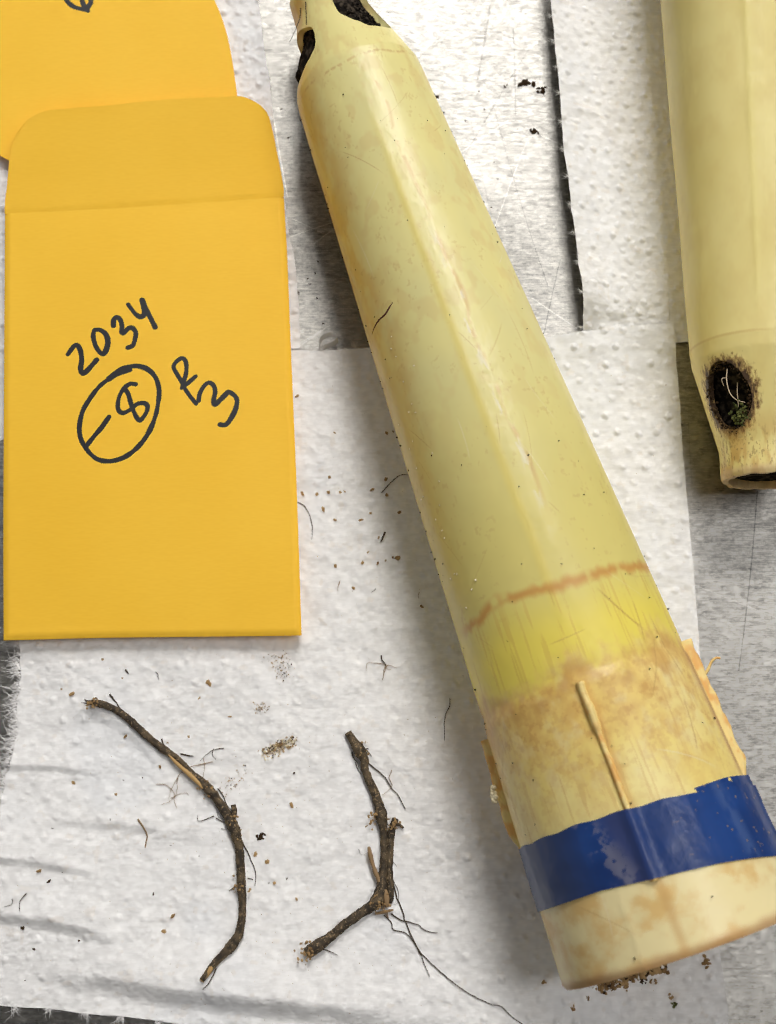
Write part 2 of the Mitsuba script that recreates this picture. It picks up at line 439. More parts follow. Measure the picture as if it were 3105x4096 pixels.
scene['metal'] = {'type': 'bumpmap', 'scale': 1.0, 'arbitrary': mikit.proc(lambda p, n, uv: metal_bump(p, n, uv) * .001, 8e-5),
                  'bsdf': {'type': 'roughconductor', 'distribution': 'beckmann', 'alpha_u': mikit.proc(metal_rough), 'alpha_v': mikit.proc(metal_rough), 'material': 'none', 'specular_reflectance': mikit.proc(metal_tone)}}
scene['towel_paper'] = two({'type': 'bumpmap', 'scale': 1.0, 'arbitrary': mikit.proc(lambda p, n, uv: towel_bump(p, n, uv) * .001, 8e-5), 'bsdf': {'type': 'diffuse', 'reflectance': mikit.proc(towel_tone)}})
scene['fibre'] = two({'type': 'diffuse', 'reflectance': rgb(.86, .85, .84)})
scene['envelope_paper'] = two({'type': 'principled', 'base_color': mikit.proc(env_tone), 'roughness': .6, 'specular': .25})
scene['ink'] = two({'type': 'principled', 'base_color': rgb(.016, .017, .020), 'roughness': .5, 'specular': .35})


def plastic(fn, rough=.35):
    return two({'type': 'bumpmap', 'scale': 1.0, 'arbitrary': mikit.proc(lambda p, n, uv: plastic_bump(p, n, uv) * .00016, 1.2e-4),
                'bsdf': {'type': 'principled', 'base_color': mikit.proc(fn), 'roughness': rough, 'specular': .42}})


scene['front_plastic'] = plastic(front_colour)
scene['right_plastic'] = plastic(right_colour)
scene['tape'] = plastic(tape_colour, .33)
scene['rib_plastic'] = two({'type': 'principled', 'base_color': mikit.proc(lambda p, n, uv: mix((.80, .62, .24), (.74, .42, .12), smoothstep(.4, .62, fbm(mi.Float(p[0]) * 500, mi.Float(p[1]) * 500, mi.Float(p[2]) * 500, 3)))), 'roughness': .5})
scene['bark'] = two({'type': 'principled', 'base_color': mikit.proc(bark_tone), 'roughness': .75, 'specular': .3})
scene['bare_wood'] = two({'type': 'principled', 'base_color': rgb(.46, .29, .11), 'roughness': .6})
scene['rootlet'] = two({'type': 'diffuse', 'reflectance': rgb(.075, .058, .042)})
scene['tan_root'] = two({'type': 'diffuse', 'reflectance': rgb(.30, .20, .11)})
scene['pale_root'] = two({'type': 'diffuse', 'reflectance': rgb(.62, .50, .36)})
scene['soil'] = two({'type': 'diffuse', 'reflectance': mikit.proc(soil_tone)})
scene['ochre'] = two({'type': 'diffuse', 'reflectance': mikit.proc(ochre_tone)})
scene['dark_soil'] = two({'type': 'diffuse', 'reflectance': rgb(.05, .032, .018)})
scene['moss'] = two({'type': 'diffuse', 'reflectance': mikit.proc(lambda p, n, uv: mix((.035, .045, .02), (.17, .18, .06), noise(mi.Float(p[0]) * 1600, mi.Float(p[1]) * 1600, mi.Float(p[2]) * 1600)))})
scene['cut_brown'] = two({'type': 'diffuse', 'reflectance': rgb(.16, .075, .05)})
scene['white_speck'] = two({'type': 'diffuse', 'reflectance': rgb(.80, .72, .50)})

# ------------------------------------------------------------------ the setting: the metal table top
v = np.array([[-260, -200, 0], [300, -200, 0], [300, 420, 0], [-260, 420, 0.0]])
put('table_top', (v, np.array([[0, 1, 2], [0, 2, 3]])), 'metal', uv=(v[:, :2] + 300) / 800)
say('table_top', 'scratched brushed metal table top under the towels and tubes', None, kind='structure')

# ------------------------------------------------------------------ paper towels
FOLDS = [([(-74.07,-13.28),(-69.03,-14.70),(-60.69,-16.67),(-52.39,-18.24),(-35.91,-20.35),(-11.31,-23.07),(5.01,-25.39)], 4.2, 2.6, -70, -38, -20, 20),
         ([(-72.29,-7.11),(-67.25,-7.91),(-59.71,-8.88),(-52.98,-10.47),(-47.94,-11.75),(-40.44,-12.86),(-33.80,-13.33)], 2.6, 1.35, -80, -68, -58, -42),
         ([(-75.45,2.28),(-70.38,1.79),(-63.64,1.38),(-57.72,0.40),(-50.95,-0.90),(-42.54,-1.71)], 1.7, .9, -90, -74, -62, -48),
         ([(-68.92,18.36),(-64.66,18.52),(-60.39,18.36),(-51.81,17.09),(-45.77,15.17),(-40.64,14.33)], 1.5, .75, -76, -70, -60, -48),
         ([(-53.65,28.72),(-50.58,27.43),(-46.12,23.60),(-40.79,18.52),(-37.24,14.33)], 3.0, .7, -62, -54, -46, -40),
         ([(-58.16,8.52),(-49.69,8.02),(-41.20,6.87),(-30.21,6.05)], 1.6, .4, -66, -58, -45, -34)]


def emboss(X, Y, seed, px=4.1, py=3.5, rad=.72, amp=.42):
    """rows of small raised dots on a slightly sheared, jittered lattice"""
    out = np.zeros_like(X)
    sx = X + .35 * Y * .3
    for oi in (-1, 0, 1):
        for oj in (-1, 0, 1):
            j = np.floor(Y / py) + oj
            off = .5 * (np.mod(j, 2)) * px
            i = np.floor((sx - off) / px) + oi
            h1, h2, h3 = (np.modf(np.abs(np.sin(i * a + j * b + seed) * 43758.545))[0] for a, b in ((12.98, 78.23), (39.34, 11.13), (73.15, 52.23)))
            cx, cy = (i + .5 + .22 * (h1 - .5)) * px + off, (j + .5 + .22 * (h2 - .5)) * py
            d2 = ((sx - cx) ** 2 + (Y - cy) ** 2) / rad ** 2
            out = np.maximum(out, (amp * (.35 + .65 * h3)) * np.clip(1 - d2, 0, 1) ** .75)
    return out


def front_h(X, Y, dots=True):
    X, Y = np.asarray(X, float), np.asarray(Y, float)
    h = .95 + 1.1 * n2(X, Y, .045, 3, 3) + .5 * n2(X, Y * 1.2, .2, 2, 8) + .34 * n2(X, Y, .55, 3, 5)
    for P, d, A, x0, x1, x2, x3 in FOLDS:
        P = np.array(P); o = np.argsort(P[:, 0])
        t = Y - np.interp(X, P[o, 0], P[o, 1]) - .5 * n2(X, X * 0, .3, 2, 4)
        g = np.where(t > 0, np.exp(-(t / (2.6 * d)) ** 1.3), 1 - sstep(0, d, -t))
        h += A * g * sstep(x0, x1, X) * (1 - sstep(x2, x3, X))
    h += .9 * sstep(95, 104, Y) * sstep(30, 40, X)
    h += .45 * n2(X, Y, .33, 3, 61)
    if dots: h += emboss(X, Y, 1.7) * (.30 + .75 * sstep(-5, 35, X) + .35 * (1 - sstep(-60, -20, X))) * (.4 + 1.2 * np.clip(n2(X, Y, .12, 2, 71) + .5, 0, 1))
    h = np.maximum(h, .35 + .15 * n2(X, Y, .3, 2, 2))
    for C in (FRONT, RIGHT): h = np.minimum(h, np.maximum(C.below(X, Y) - .15, .32))
    return h


def tufts(rng, base, out, n, lmin, lmax, r=.035, spread=.5, curl=.5):
    """fine paper fibres: base points (m,3), outward directions (m,3)"""
    parts = []
    for _ in range(n):
        k = rng.integers(len(base))
        d = out[k] + rng.normal(0, spread, 3) * [1, 1, .4]
        d /= np.linalg.norm(d)
        L = rng.uniform(lmin, lmax) * rng.uniform(.4, 1)
        b = np.cross(d, [0, 0, 1]) * rng.normal(0, curl)
        t = np.linspace(0, 1, 5)[:, None]
        P = base[k] + d * L * t + b * L * t ** 2 + np.array([0, 0, rng.uniform(-.25, .25)]) * L * t ** 2
        P[:, 2] = np.maximum(P[:, 2], .1)
        parts.append(tube(P, np.linspace(r, r * .45, 5), 3))
    return cat(parts)


rng = np.random.default_rng(11)
# front towel
f_left = ragged([(-74.56,-22.78),(-72.70,-14.14),(-71.85,-2.12),(-71.04,11.01),(-70.67,13.09),(-70.17,15.85),(-69.46,18.12),(-69.14,19.80),(-68.78,23.44),(-68.86,27.54),(-68.79,31.92),(-68.87,35.91),(-69.31,40.27),(-69.82,66.92),(-71.34,99.05)], .5, .5, .9, 1)
f_bottom = ragged([(-74.56,-22.78),(-68.75,-23.79),(-59.86,-24.34),(-53.43,-25.11),(-46.53,-25.58),(-40.12,-26.28),(-36.99,-26.82),(-11.30,-29.36),(21.26,-32.82),(60.90,-35.86)], .5, .18, .5, 2)
f_right = ragged([(60.90,-35.86),(60.29,-26.82),(59.85,-20.28),(59.40,-15.09),(58.97,10.18),(58.55,35.91),(58.31,47.77),(58.05,58.17),(57.71,68.76),(57.39,76.56),(57.26,86.74),(56.88,99.44),(56.59,104.71)], .5, .10, .8, 3)
f_top = ragged([(-71.18,98.83),(-49.20,98.05),(-25.47,99.02),(-19.16,99.21),(-13.49,98.92),(-8.55,99.31),(-3.98,99.51),(14.79,100.57),(30.94,101.84),(40.14,102.91),(45.86,103.69),(52.96,104.28),(56.46,104.48)], .5, .14, .9, 4)
XY = coons(f_top, f_bottom, f_left, f_right, 520, 540)
Z = front_h(XY[..., 0], XY[..., 1])
put('paper_towel__sheet', sheet(XY, Z, .22), 'towel_paper', smooth=True)
say('paper_towel', 'large crumpled white paper towel in front, lying under both root twigs', 'paper towel', 'white paper towels')
b = np.c_[f_left, front_h(f_left[:, 0], f_left[:, 1], False)]
sel = b[(b[:, 1] > -75) & (b[:, 1] < 48)]
o_ = np.tile([-1.0, .1, .05], (len(sel), 1))
fib = [tufts(rng, sel, o_, 1500, .8, 4.2, .05, .55)]
for xx in (27, 104, 184, 267, 342):
    k = np.argmin(np.abs(f_bottom[:, 0] - ((xx - 838) / 12.2)))
    c = np.r_[f_bottom[k], front_h(*f_bottom[k], False)]
    fib.append(tufts(rng, c + rng.normal(0, .35, (12, 3)) * [1, .3, .2], np.tile([0, -1.0, 0], (12, 1)), 24, .8, 3.0, .045, .5))
k = f_bottom[(f_bottom[:, 0] < 60)]
fib.append(tufts(rng, np.c_[k, front_h(k[:, 0], k[:, 1], False)], np.tile([0, -1.0, .1], (len(k), 1)), 160, .2, .8, .026, .6))
k = f_top[(f_top[:, 0] > -20)]
fib.append(tufts(rng, np.c_[k, front_h(k[:, 0], k[:, 1], False)], np.tile([0, 1.0, .3], (len(k), 1)), 170, .2, .7, .026, .6))
k = f_right
fib.append(tufts(rng, np.c_[k, front_h(k[:, 0], k[:, 1], False)], np.tile([1.0, .1, .2], (len(k), 1)), 200, .15, .5, .024, .6))
for (cx, cy), d, n_ in (([(-6.44,99.28)][0], (0, 1), 16), ([(54.76,103.95)][0], (.3, 1), 14), ([(-12.64,99.38)][0], (-.4, 1), 14)):
    fib.append(tufts(rng, np.array([[cx, cy, 1.4]]) + rng.normal(0, .25, (10, 3)), np.tile([d[0], d[1], .3], (10, 1)), n_, 1.2, 3.2, .035, .25, .3))
put('paper_towel__torn_fibre', cat(fib), 'fibre')
say('paper_towel__torn_fibre', 'fuzzy torn fibres along the edges', None, kind='stuff')
# the little torn curl at its upper edge
c0 = np.array([(-13.73,98.80),(-13.58,101.22),(-12.67,102.10),(-11.03,102.29),(-10.11,101.51),(-10.83,100.74),(-12.65,100.15),(-13.37,98.89)])
P = resample(np.c_[c0, [1.2, 1.9, 2.6, 3.0, 2.6, 2.2, 1.8, 1.3]], .4)
Q = P + [0.25, -.35, -1.5]
n_ = len(P); k_ = np.arange(n_ - 1)
put('paper_towel__torn_flap', (np.vstack([P, Q]), np.vstack([np.stack([k_, k_ + 1, k_ + n_], 1), np.stack([k_ + 1, k_ + n_ + 1, k_ + n_], 1)])), 'towel_paper', smooth=True)

# left towel at the back, under the envelopes
l_right = ragged([(-17.38,99.83),(-17.77,107.37),(-18.45,115.81),(-19.08,120.32),(-20.09,124.67),(-21.07,132.54),(-22.35,140.51),(-23.64,148.58),(-24.49,157.62),(-25.82,165.61),(-27.44,177.89),(-28.97,189.06)], .5, .16, .7, 6)
l_top = [(-96.59,189.06),(-28.97,189.06)]
l_left = [(-87.77,74.32),(-96.59,189.06)]
l_bottom = ragged([(-87.77,74.32),(-66.90,85.60),(-40.15,98.08),(-17.38,99.83)], .6, .2, .6, 7)
XY = coons(l_top, l_bottom, l_left, l_right, 330, 330)
def left_h(X, Y, dots=True):
    h = .62 + .7 * n2(X, Y, .05, 3, 13) + .5 * n2(X, Y * 1.4, .25, 2, 18) + .6 * n2(X, Y, .6, 3, 5) + (emboss(X, Y, 5.1, 3.0, 2.8, .7, .42) if dots else 0)
    return np.maximum(h, .30 + .1 * n2(X, Y, .3, 2, 2)) * np.where((Y < 100) & (X > -80), .30 + .7 * sstep(92, 100, Y), 1)
put('paper_towel_001__sheet', sheet(XY, left_h(XY[..., 0], XY[..., 1]), .2), 'towel_paper', smooth=True)
say('paper_towel_001', 'white paper towel under the yellow envelopes, seen as a strip along their right side', 'paper towel', 'white paper towels')
fib = [tufts(rng, np.c_[l_right, left_h(l_right[:, 0], l_right[:, 1], False)], np.tile([1.0, 0, .2], (len(l_right), 1)), 260, .2, .7, .028, .6)]
put('paper_towel_001__torn_fibre', cat(fib), 'fibre')
say('paper_towel_001__torn_fibre', None, None, kind='stuff')

# right towel at the back, its left edge lifted off the metal
r_left = [(38.82,100.55),(38.40,106.90),(37.71,113.33),(37.41,115.58),(37.11,120.41),(36.40,126.99),(36.04,133.23),(35.30,139.44),(35.03,146.23),(34.79,153.93),(34.31,160.36),(33.96,167.83),(33.56,174.08),(32.99,185.01)]
r_left = ragged(r_left, .4, .10, .6, 8)
r_bottom = ragged([(39.67,102.75),(49.76,102.36),(56.57,102.46),(59.88,102.56),(97.63,103.34)], .5, .1, .7, 9)
r_right = [(97.63,103.34),(104.78,189.06)]
r_top = [(33.71,189.06),(104.78,189.06)]
XY = coons(r_top, r_bottom, r_left, r_right, 330, 360)
U, Vv = np.meshgrid(np.linspace(0, 1, 330), np.linspace(0, 1, 360))
W_ = 62.0
X, Y = XY[..., 0], XY[..., 1]
lift = 6.3 * np.exp(-(U * W_ / 9.0) ** 1.1) * sstep(0, .12, Vv)  + .35 * np.exp(-U * W_ / 1.2) * np.abs(np.sin(Y * math.pi / 6.05))
Z = .55 + .5 * n2(X, Y, .05, 3, 23) + .45 * n2(X, Y * 1.2, .25, 2, 28) + .6 * n2(X, Y, .6, 3, 25) + emboss(X, Y, 3.3, 2.9, 2.7, .7, .42)
Z = np.maximum(Z, .32) + lift
Z = np.minimum(Z, np.maximum(np.minimum(FRONT.below(X, Y), RIGHT.below(X, Y)) - .15, .3))
Z = np.where((Y < 101.5) & (X < 56), np.minimum(Z, .55), Z)
put('paper_towel_002__sheet', sheet(XY, Z, .2), 'towel_paper', smooth=True)
say('paper_towel_002', 'white paper towel between the bright metal and the right-hand tube, with a lifted perforated edge', 'paper towel', 'white paper towels')
edge = np.c_[XY[:, 0], Z[:, 0]]
fib = [tufts(rng, edge, np.tile([-1.0, 0, .1], (len(edge), 1)), 150, .15, .5, .026, .6)]
for yy in np.arange(edge[0, 1] + 3, edge[-1, 1], 6.05):
    c = edge[np.argmin(np.abs(edge[:, 1] - yy))]
    fib.append(tufts(rng, c + rng.normal(0, .2, (12, 3)), np.tile([-1.0, .15, .1], (12, 1)), 16, .6, 1.7, .032, .35))
put('paper_towel_002__torn_fibre', cat(fib), 'fibre')
say('paper_towel_002__torn_fibre', None, None, kind='stuff')

# ------------------------------------------------------------------ envelopes


def envelope_h(X, Y):
    """upper face of the near envelope's pocket"""
    X, Y = np.asarray(X, float), np.asarray(Y, float)
    ux, vy = np.clip((X + 77) / 57, 0, 1), np.clip((Y - 42) / 88, 0, 1)
    return 4.2 + .9 * np.sin(math.pi * ux) * np.sin(math.pi * np.clip(vy, 0.02, .98)) ** .6 + .25 * n2(X, Y, .04, 2, 31) + .3 * vy


e_left = resample([(-71.55,41.03),(-72.89,61.50),(-74.83,93.89),(-76.80,127.00)], .5)
e_right = resample([(-16.13,41.98),(-17.53,71.30),(-19.04,98.38),(-20.10,118.20),(-20.97,130.64)], .5)
e_bottom = resample([(-71.55,41.03),(-54.90,41.46),(-35.13,41.72),(-16.13,41.98)], .5)
e_fold = resample([(-76.80,127.00),(-59.23,127.81),(-40.72,129.12),(-20.97,130.64)], .5)
XY = coons(e_fold, e_bottom, e_left, e_right, 120, 180)
Z = envelope_h(XY[..., 0], XY[..., 1])
U, Vv = np.meshgrid(np.linspace(0, 1, 120), np.linspace(0, 1, 180))
dist = np.minimum.reduce([U * 57, (1 - U) * 57, Vv * 88])
Z = Z - .45 * (1 - sstep(0, .9, dist))
put('paper_envelope__pocket', sheet(XY, Z, .45), 'envelope_paper', smooth=True)
f_side_l = resample([(-76.80,127.00),(-76.74,130.24),(-76.52,132.67),(-76.27,137.48),(-75.97,140.15),(-75.61,141.80),(-75.05,143.35),(-74.19,144.60)], .5)
f_side_r = resample([(-20.97,130.64),(-21.00,132.67),(-21.73,136.76),(-22.45,140.25),(-23.07,143.35),(-23.69,145.84),(-24.10,147.41),(-24.78,148.66)], .5)
f_topc = resample([(-74.19,144.60),(-73.16,146.26),(-71.81,147.41),(-70.44,148.14),(-68.96,148.66),(-63.61,149.29),(-57.31,149.81),(-46.40,151.07),(-38.66,151.59),(-31.10,151.91),(-29.20,151.70),(-27.38,150.86),(-25.94,149.92),(-24.78,148.66)], .5)
XY = coons(f_topc, e_fold, f_side_l, f_side_r, 120, 60)
U, Vv = np.meshgrid(np.linspace(0, 1, 120), np.linspace(0, 1, 60))
Z = envelope_h(XY[..., 0], XY[..., 1]) * (1 - sstep(0, .35, Vv)) + sstep(0, .35, Vv) * 4.4 + 2.3 * Vv - .09 * (1 - sstep(0, .05, Vv))
Z += .12 * n2(XY[..., 0], XY[..., 1], .06, 2, 37)
put('paper_envelope__flap', sheet(XY, Z, .18), 'envelope_paper', smooth=True)
say('paper_envelope', 'yellow coin envelope with open flap and black number 2034, lying in front', 'envelope', 'yellow envelopes')
say('paper_envelope__flap', 'open flap with rounded corners, folded up behind the pocket', None)


def far_env_h(X, Y):
    return 3.1 + .5 * n2(np.asarray(X, float), np.asarray(Y, float), .03, 2, 41) - .010 * np.maximum(np.asarray(Y, float) - 150, 0)


s_r = resample([(-32.38,141.21),(-31.26,145.37),(-30.97,152.51),(-31.70,158.56),(-32.50,163.38),(-33.60,168.56),(-35.08,173.35),(-36.34,176.42),(-39.92,185.27),(-43.08,191.99)], .5)
s_l = resample([(-73.18,137.90),(-76.56,139.34),(-79.00,140.69),(-81.50,142.76),(-83.60,145.89),(-85.36,150.61),(-89.26,191.99)], .5)
s_b = resample([(-73.18,137.90),(-60.07,138.93),(-41.30,140.17),(-32.38,141.21)], .5)
s_t = resample([(-89.26,191.99),(-43.08,191.99)], .5)
XY = coons(s_t, s_b, s_l, s_r, 110, 110)
put('paper_envelope_001__pocket', sheet(XY, far_env_h(XY[..., 0], XY[..., 1]), .3), 'envelope_paper', smooth=True)
say('paper_envelope_001', 'yellow envelope at the back, partly under the flap of the envelope with 2034', 'envelope', 'yellow envelopes')


def ink(key, lines, r, h, seed):
    rr = np.random.default_rng(seed)
    shapes = []
    for P in lines:
        Q = resample(P, .25)
        w = r * (1 + .26 * (meshkit.fbm(np.c_[Q * .6, np.zeros(len(Q))], 2, seed) - .5) * 2)
        w[:3] *= .92
        shapes += [LineString([Q[i], Q[i + 1]]).buffer((w[i] + w[i + 1]) / 2, quad_segs=5) for i in range(len(Q) - 1)]
    g = shapely.union_all(shapes).simplify(.012)
    parts = []
    for q in getattr(g, 'geoms', [g]):
        v, f = trimesh.creation.triangulate_polygon(q, engine='earcut')
        parts.append((np.c_[v, h(v[:, 0], v[:, 1]) + .07], f))
    return put(key, cat(parts), 'ink')


R_ = .50
ink('paper_envelope__handwritten_digit', [[(-62.32,96.96),(-61.23,98.62),(-60.48,98.67),(-59.88,97.53),(-59.57,95.71),(-59.69,93.89),(-59.26,92.99),(-58.39,93.55),(-56.67,95.71)]], R_, envelope_h, 1)
ink('paper_envelope__handwritten_digit', [[(-57.47,101.88),(-57.55,100.50),(-56.91,98.44),(-55.77,97.03),(-55.04,97.42),(-54.63,99.36),(-55.10,100.96),(-56.22,101.92),(-57.30,101.97)]], R_, envelope_h, 2)
ink('paper_envelope__handwritten_digit', [[(-53.72,102.84),(-53.73,103.95),(-53.22,104.59),(-52.48,104.13),(-52.05,102.80),(-52.06,101.46),(-51.70,101.23),(-50.73,102.29),(-49.94,102.29),(-49.29,101.37),(-49.40,99.81),(-49.78,98.67),(-50.67,98.26)]], R_, envelope_h, 3)
ink('paper_envelope__handwritten_digit', [[(-51.06,107.30),(-49.68,105.45),(-48.57,104.69),(-47.77,105.22),(-48.10,106.95),(-48.37,108.23)], [(-48.28,108.23),(-47.33,106.03),(-46.27,103.95),(-45.54,102.50)]], R_, envelope_h, 4)
ink('paper_envelope__handwritten_circle', [[(-54.23,91.74),(-55.87,90.28),(-57.46,88.03),(-58.82,85.35),(-59.31,82.45),(-59.08,80.24),(-58.25,78.47),(-56.89,76.71),(-55.36,75.61),(-53.24,75.28),(-50.94,75.83),(-48.89,77.15),(-47.07,79.13),(-45.69,81.57),(-44.74,84.46),(-44.29,87.58),(-44.31,89.83),(-44.93,91.86),(-46.06,93.33),(-47.59,94.23),(-49.64,94.46),(-51.76,93.85),(-54.24,91.97)], [(-54.11,91.59),(-52.56,92.76),(-50.04,93.71)]], .47, envelope_h, 5)
ink('paper_envelope__handwritten_dash', [[(-57.82,78.25),(-56.24,80.46),(-55.04,82.01),(-53.72,84.12)]], R_, envelope_h, 6)
ink('paper_envelope__handwritten_digit', [[(-48.84,90.73),(-49.91,90.82),(-50.94,90.01),(-51.83,88.48),(-52.13,86.47),(-51.79,85.28),(-50.93,84.95),(-49.68,85.57),(-48.45,86.69),(-47.18,86.91),(-46.42,86.42),(-46.51,85.13),(-47.43,83.61),(-48.00,83.57),(-48.80,84.79),(-49.51,86.58),(-50.20,88.71),(-50.78,89.65)]], .44, envelope_h, 7)
ink('paper_envelope__handwritten_letter', [[(-39.94,89.94),(-39.62,91.18),(-39.19,92.99),(-39.19,94.80),(-39.61,95.89),(-40.26,96.07),(-41.26,95.25),(-41.65,94.23),(-40.89,92.76),(-39.92,91.18),(-39.63,90.17)], [(-37.31,92.42),(-38.59,91.18),(-39.88,90.05)], [(-39.41,90.05),(-38.28,88.37),(-37.06,86.87)]], .44, envelope_h, 8)
ink('paper_envelope__handwritten_digit', [[(-36.59,87.47),(-36.38,88.93),(-35.58,90.50),(-34.74,91.14),(-33.87,90.68),(-33.45,89.38),(-33.68,87.58),(-33.44,86.73),(-32.50,87.58),(-31.47,88.71),(-30.84,89.27),(-29.80,88.66),(-29.18,87.58),(-29.51,85.57),(-30.48,83.57),(-31.30,82.63),(-32.32,82.68)]], .48, envelope_h, 9)
ink('paper_envelope_001__handwritten_circle', [[(-67.80,177.56),(-67.57,176.71),(-67.06,175.97),(-66.27,175.22),(-65.31,174.70),(-64.17,174.38),(-63.22,174.17)], [(-63.22,174.17),(-62.79,173.93)]], .48, far_env_h, 10)
ink('paper_envelope_001__handwritten_digit', [[(-64.43,177.56),(-64.18,176.50),(-63.91,175.65),(-63.33,174.48),(-63.00,174.38),(-62.71,175.12),(-62.33,175.86),(-62.37,176.71),(-62.55,177.56)]], .50, far_env_h, 11)


def rib_bump(a, c, w): return np.exp(-((a - c) / w) ** 2)

# ------------------------------------------------------------------ tubes


def tube_body(C, holes, ridge, wall=1.3, seed=0, nt=220):
    th = np.linspace(0, 360, nt, endpoint=False)
    so = np.r_[np.linspace(0, C.Ls - 2, 240), np.linspace(C.Ls - 1.6, C.Ls + 1.6, 9), np.linspace(C.Ls + 2.2, C.end, 40)]
    a = np.where(th > 180, th - 360, th)
    rows = []
    S, A = np.meshgrid(so, a, indexing='ij')
    pn = np.stack([S * .05, np.cos(np.radians(A)) * 1.2 + 5, np.sin(np.radians(A)) * 1.2], -1)
    dr_ = .16 * (meshkit.fbm(pn, 3, seed) - .5) * 2
    dr_ += ridge(S, A)
    dr_ -= .45 * np.clip(1 - S / .9, 0, 1) ** 2          # rounded rim of the wide end
    dr_ -= .35 * np.clip((S - C.end + .8) / .8, 0, 1) ** 2
    tipn = np.stack([S * .5, np.cos(np.radians(A)) * 6 + 9, np.sin(np.radians(A)) * 6], -1)
    dr_ += .35 * (meshkit.fbm(tipn, 3, seed + 4) - .5) * np.clip((S - C.Ls - 14) / 6, 0, 1)
    end_jit = (meshkit.fbm(np.stack([np.cos(np.radians(A)) * 3, np.sin(np.radians(A)) * 3, A * 0], -1), 3, seed + 9) - .5) * .7 * np.clip((S - C.end + 2) / 2, 0, 1)
    rows.append(C.pt(S + end_jit, A, dr_))
    si = so[::-1][::2]
    S2, A2 = np.meshgrid(np.r_[np.clip(si, 0, C.end)], a, indexing='ij')
    ej = (meshkit.fbm(np.stack([np.cos(np.radians(A2)) * 3, np.sin(np.radians(A2)) * 3, A2 * 0], -1), 3, seed + 9) - .5) * .7 * np.clip((S2 - C.end + 2) / 2, 0, 1)
    rows.append(C.pt(S2 + ej, A2, -wall))
    V = np.vstack(rows); n, m = V.shape[:2]
    I = np.arange(n * m).reshape(n, m)
    In = np.roll(I, -1, 0); 
    q = np.stack([I, np.roll(I, -1, 1), np.roll(In, -1, 1), In], -1).reshape(-1, 4)
    F = np.vstack([q[:, [0, 1, 2]], q[:, [0, 2, 3]]])
    tm = trimesh.Trimesh(V.reshape(-1, 3), F, process=False)
    if tm.volume < 0: tm.invert()
    M = m3.Manifold(m3.Mesh(np.asarray(tm.vertices, np.float32), np.asarray(tm.faces, np.uint32)))
    for (s0, a0, hs, ha, depth, sd) in holes:
        ic = trimesh.creation.icosphere(subdivisions=4)
        v = ic.vertices.copy()
        k = 1 + .10 * (meshkit.fbm(v * 2.2 + sd, 3) - .5) * 2
        v = v * k[:, None]
        o = C.pt(np.array(s0), a0)
        r_ = math.radians(a0)
        out = math.cos(r_) * C.w + math.sin(r_) * C.u
        side = -math.sin(r_) * C.w + math.cos(r_) * C.u
        v = o + v[:, :1] * hs * C.a + v[:, 1:2] * ha * side + v[:, 2:3] * depth * out
        if np.linalg.det(np.stack([C.a, side, out])) < 0: f = ic.faces[:, ::-1]
        else: f = ic.faces
        M = M - m3.Manifold(m3.Mesh(np.asarray(v, np.float32), np.asarray(f, np.uint32)))
    mm = M.to_mesh()
    return trimesh.Trimesh(np.asarray(mm.vert_properties)[:, :3], np.asarray(mm.tri_verts), process=False)


def soil_plug(C, s0, s1, gap, seed, pits=()):
    so = np.linspace(s0, s1, 60); a = np.linspace(0, 360, 120, endpoint=False)
    S, A = np.meshgrid(so, a, indexing='ij')
    r = C.prof(S) - gap
    pn = np.stack([S * .5, np.cos(np.radians(A)) * 5 + 5, np.sin(np.radians(A)) * 5], -1)
    d = (meshkit.fbm(pn, 4, seed) - .5) * 1.9
    for (ps, pa, pr, dep) in pits:
        da = (A - pa + 180) % 360 - 180
        d -= dep * np.exp(-(((S - ps) / pr) ** 2 + (da * .2 / pr) ** 2))
    V = C.pt(S, A, -gap + d - 20 * 0)
    n, m = S.shape
    I = np.arange(n * m).reshape(n, m)
    q = np.stack([I[:-1], np.roll(I[:-1], -1, 1), np.roll(I[1:], -1, 1), I[1:]], -1).reshape(-1, 4)
    cap = C.B + C.a * s1
    V = np.vstack([V.reshape(-1, 3), cap - C.a * 1.2, C.B + C.a * s0])
    k = np.arange(m)
    F = np.vstack([q[:, [0, 1, 2]], q[:, [0, 2, 3]], np.stack([I[-1][k], I[-1][(k + 1) % m], np.full(m, n * m)], 1), np.stack([I[0][(k + 1) % m], I[0][k], np.full(m, n * m + 1)], 1)])
    return V, F


def front_ridge(S, A):
    up = sstep(46, 54, S) * (1 - sstep(158, 168, S))
    g = .065 * np.exp(-((A + 8.3) / 3.0) ** 2) * up + .02 * sstep(-9, -7, A) * (1 - sstep(-7, 12, A)) * up
    g += .045 * np.exp(-((A - 5.3) / 1.3) ** 2) * sstep(72, 84, S) * (1 - sstep(135, 150, S)) * (1 + (meshkit.fbm(np.stack([S * .6, A * .5, S * 0], -1), 3, 3) - .5) * 3)
    g -= .14 * np.exp(-((S - 46.0) / 1.2) ** 2)
    g += .22 * (1 - sstep(44, 47, S))                  # thicker wall at the wide end
    g += .10 * np.exp(-((A + 27.5) / 1.0) ** 2) * (1 - sstep(10, 14, S))
    return g


def plain_ridge(S, A):
    return .14 * np.exp(-((A - 15) / 2.2) ** 2) * (1 - sstep(160, 168, S)) + .10 * np.exp(-((S - 169.6) / .5) ** 2)


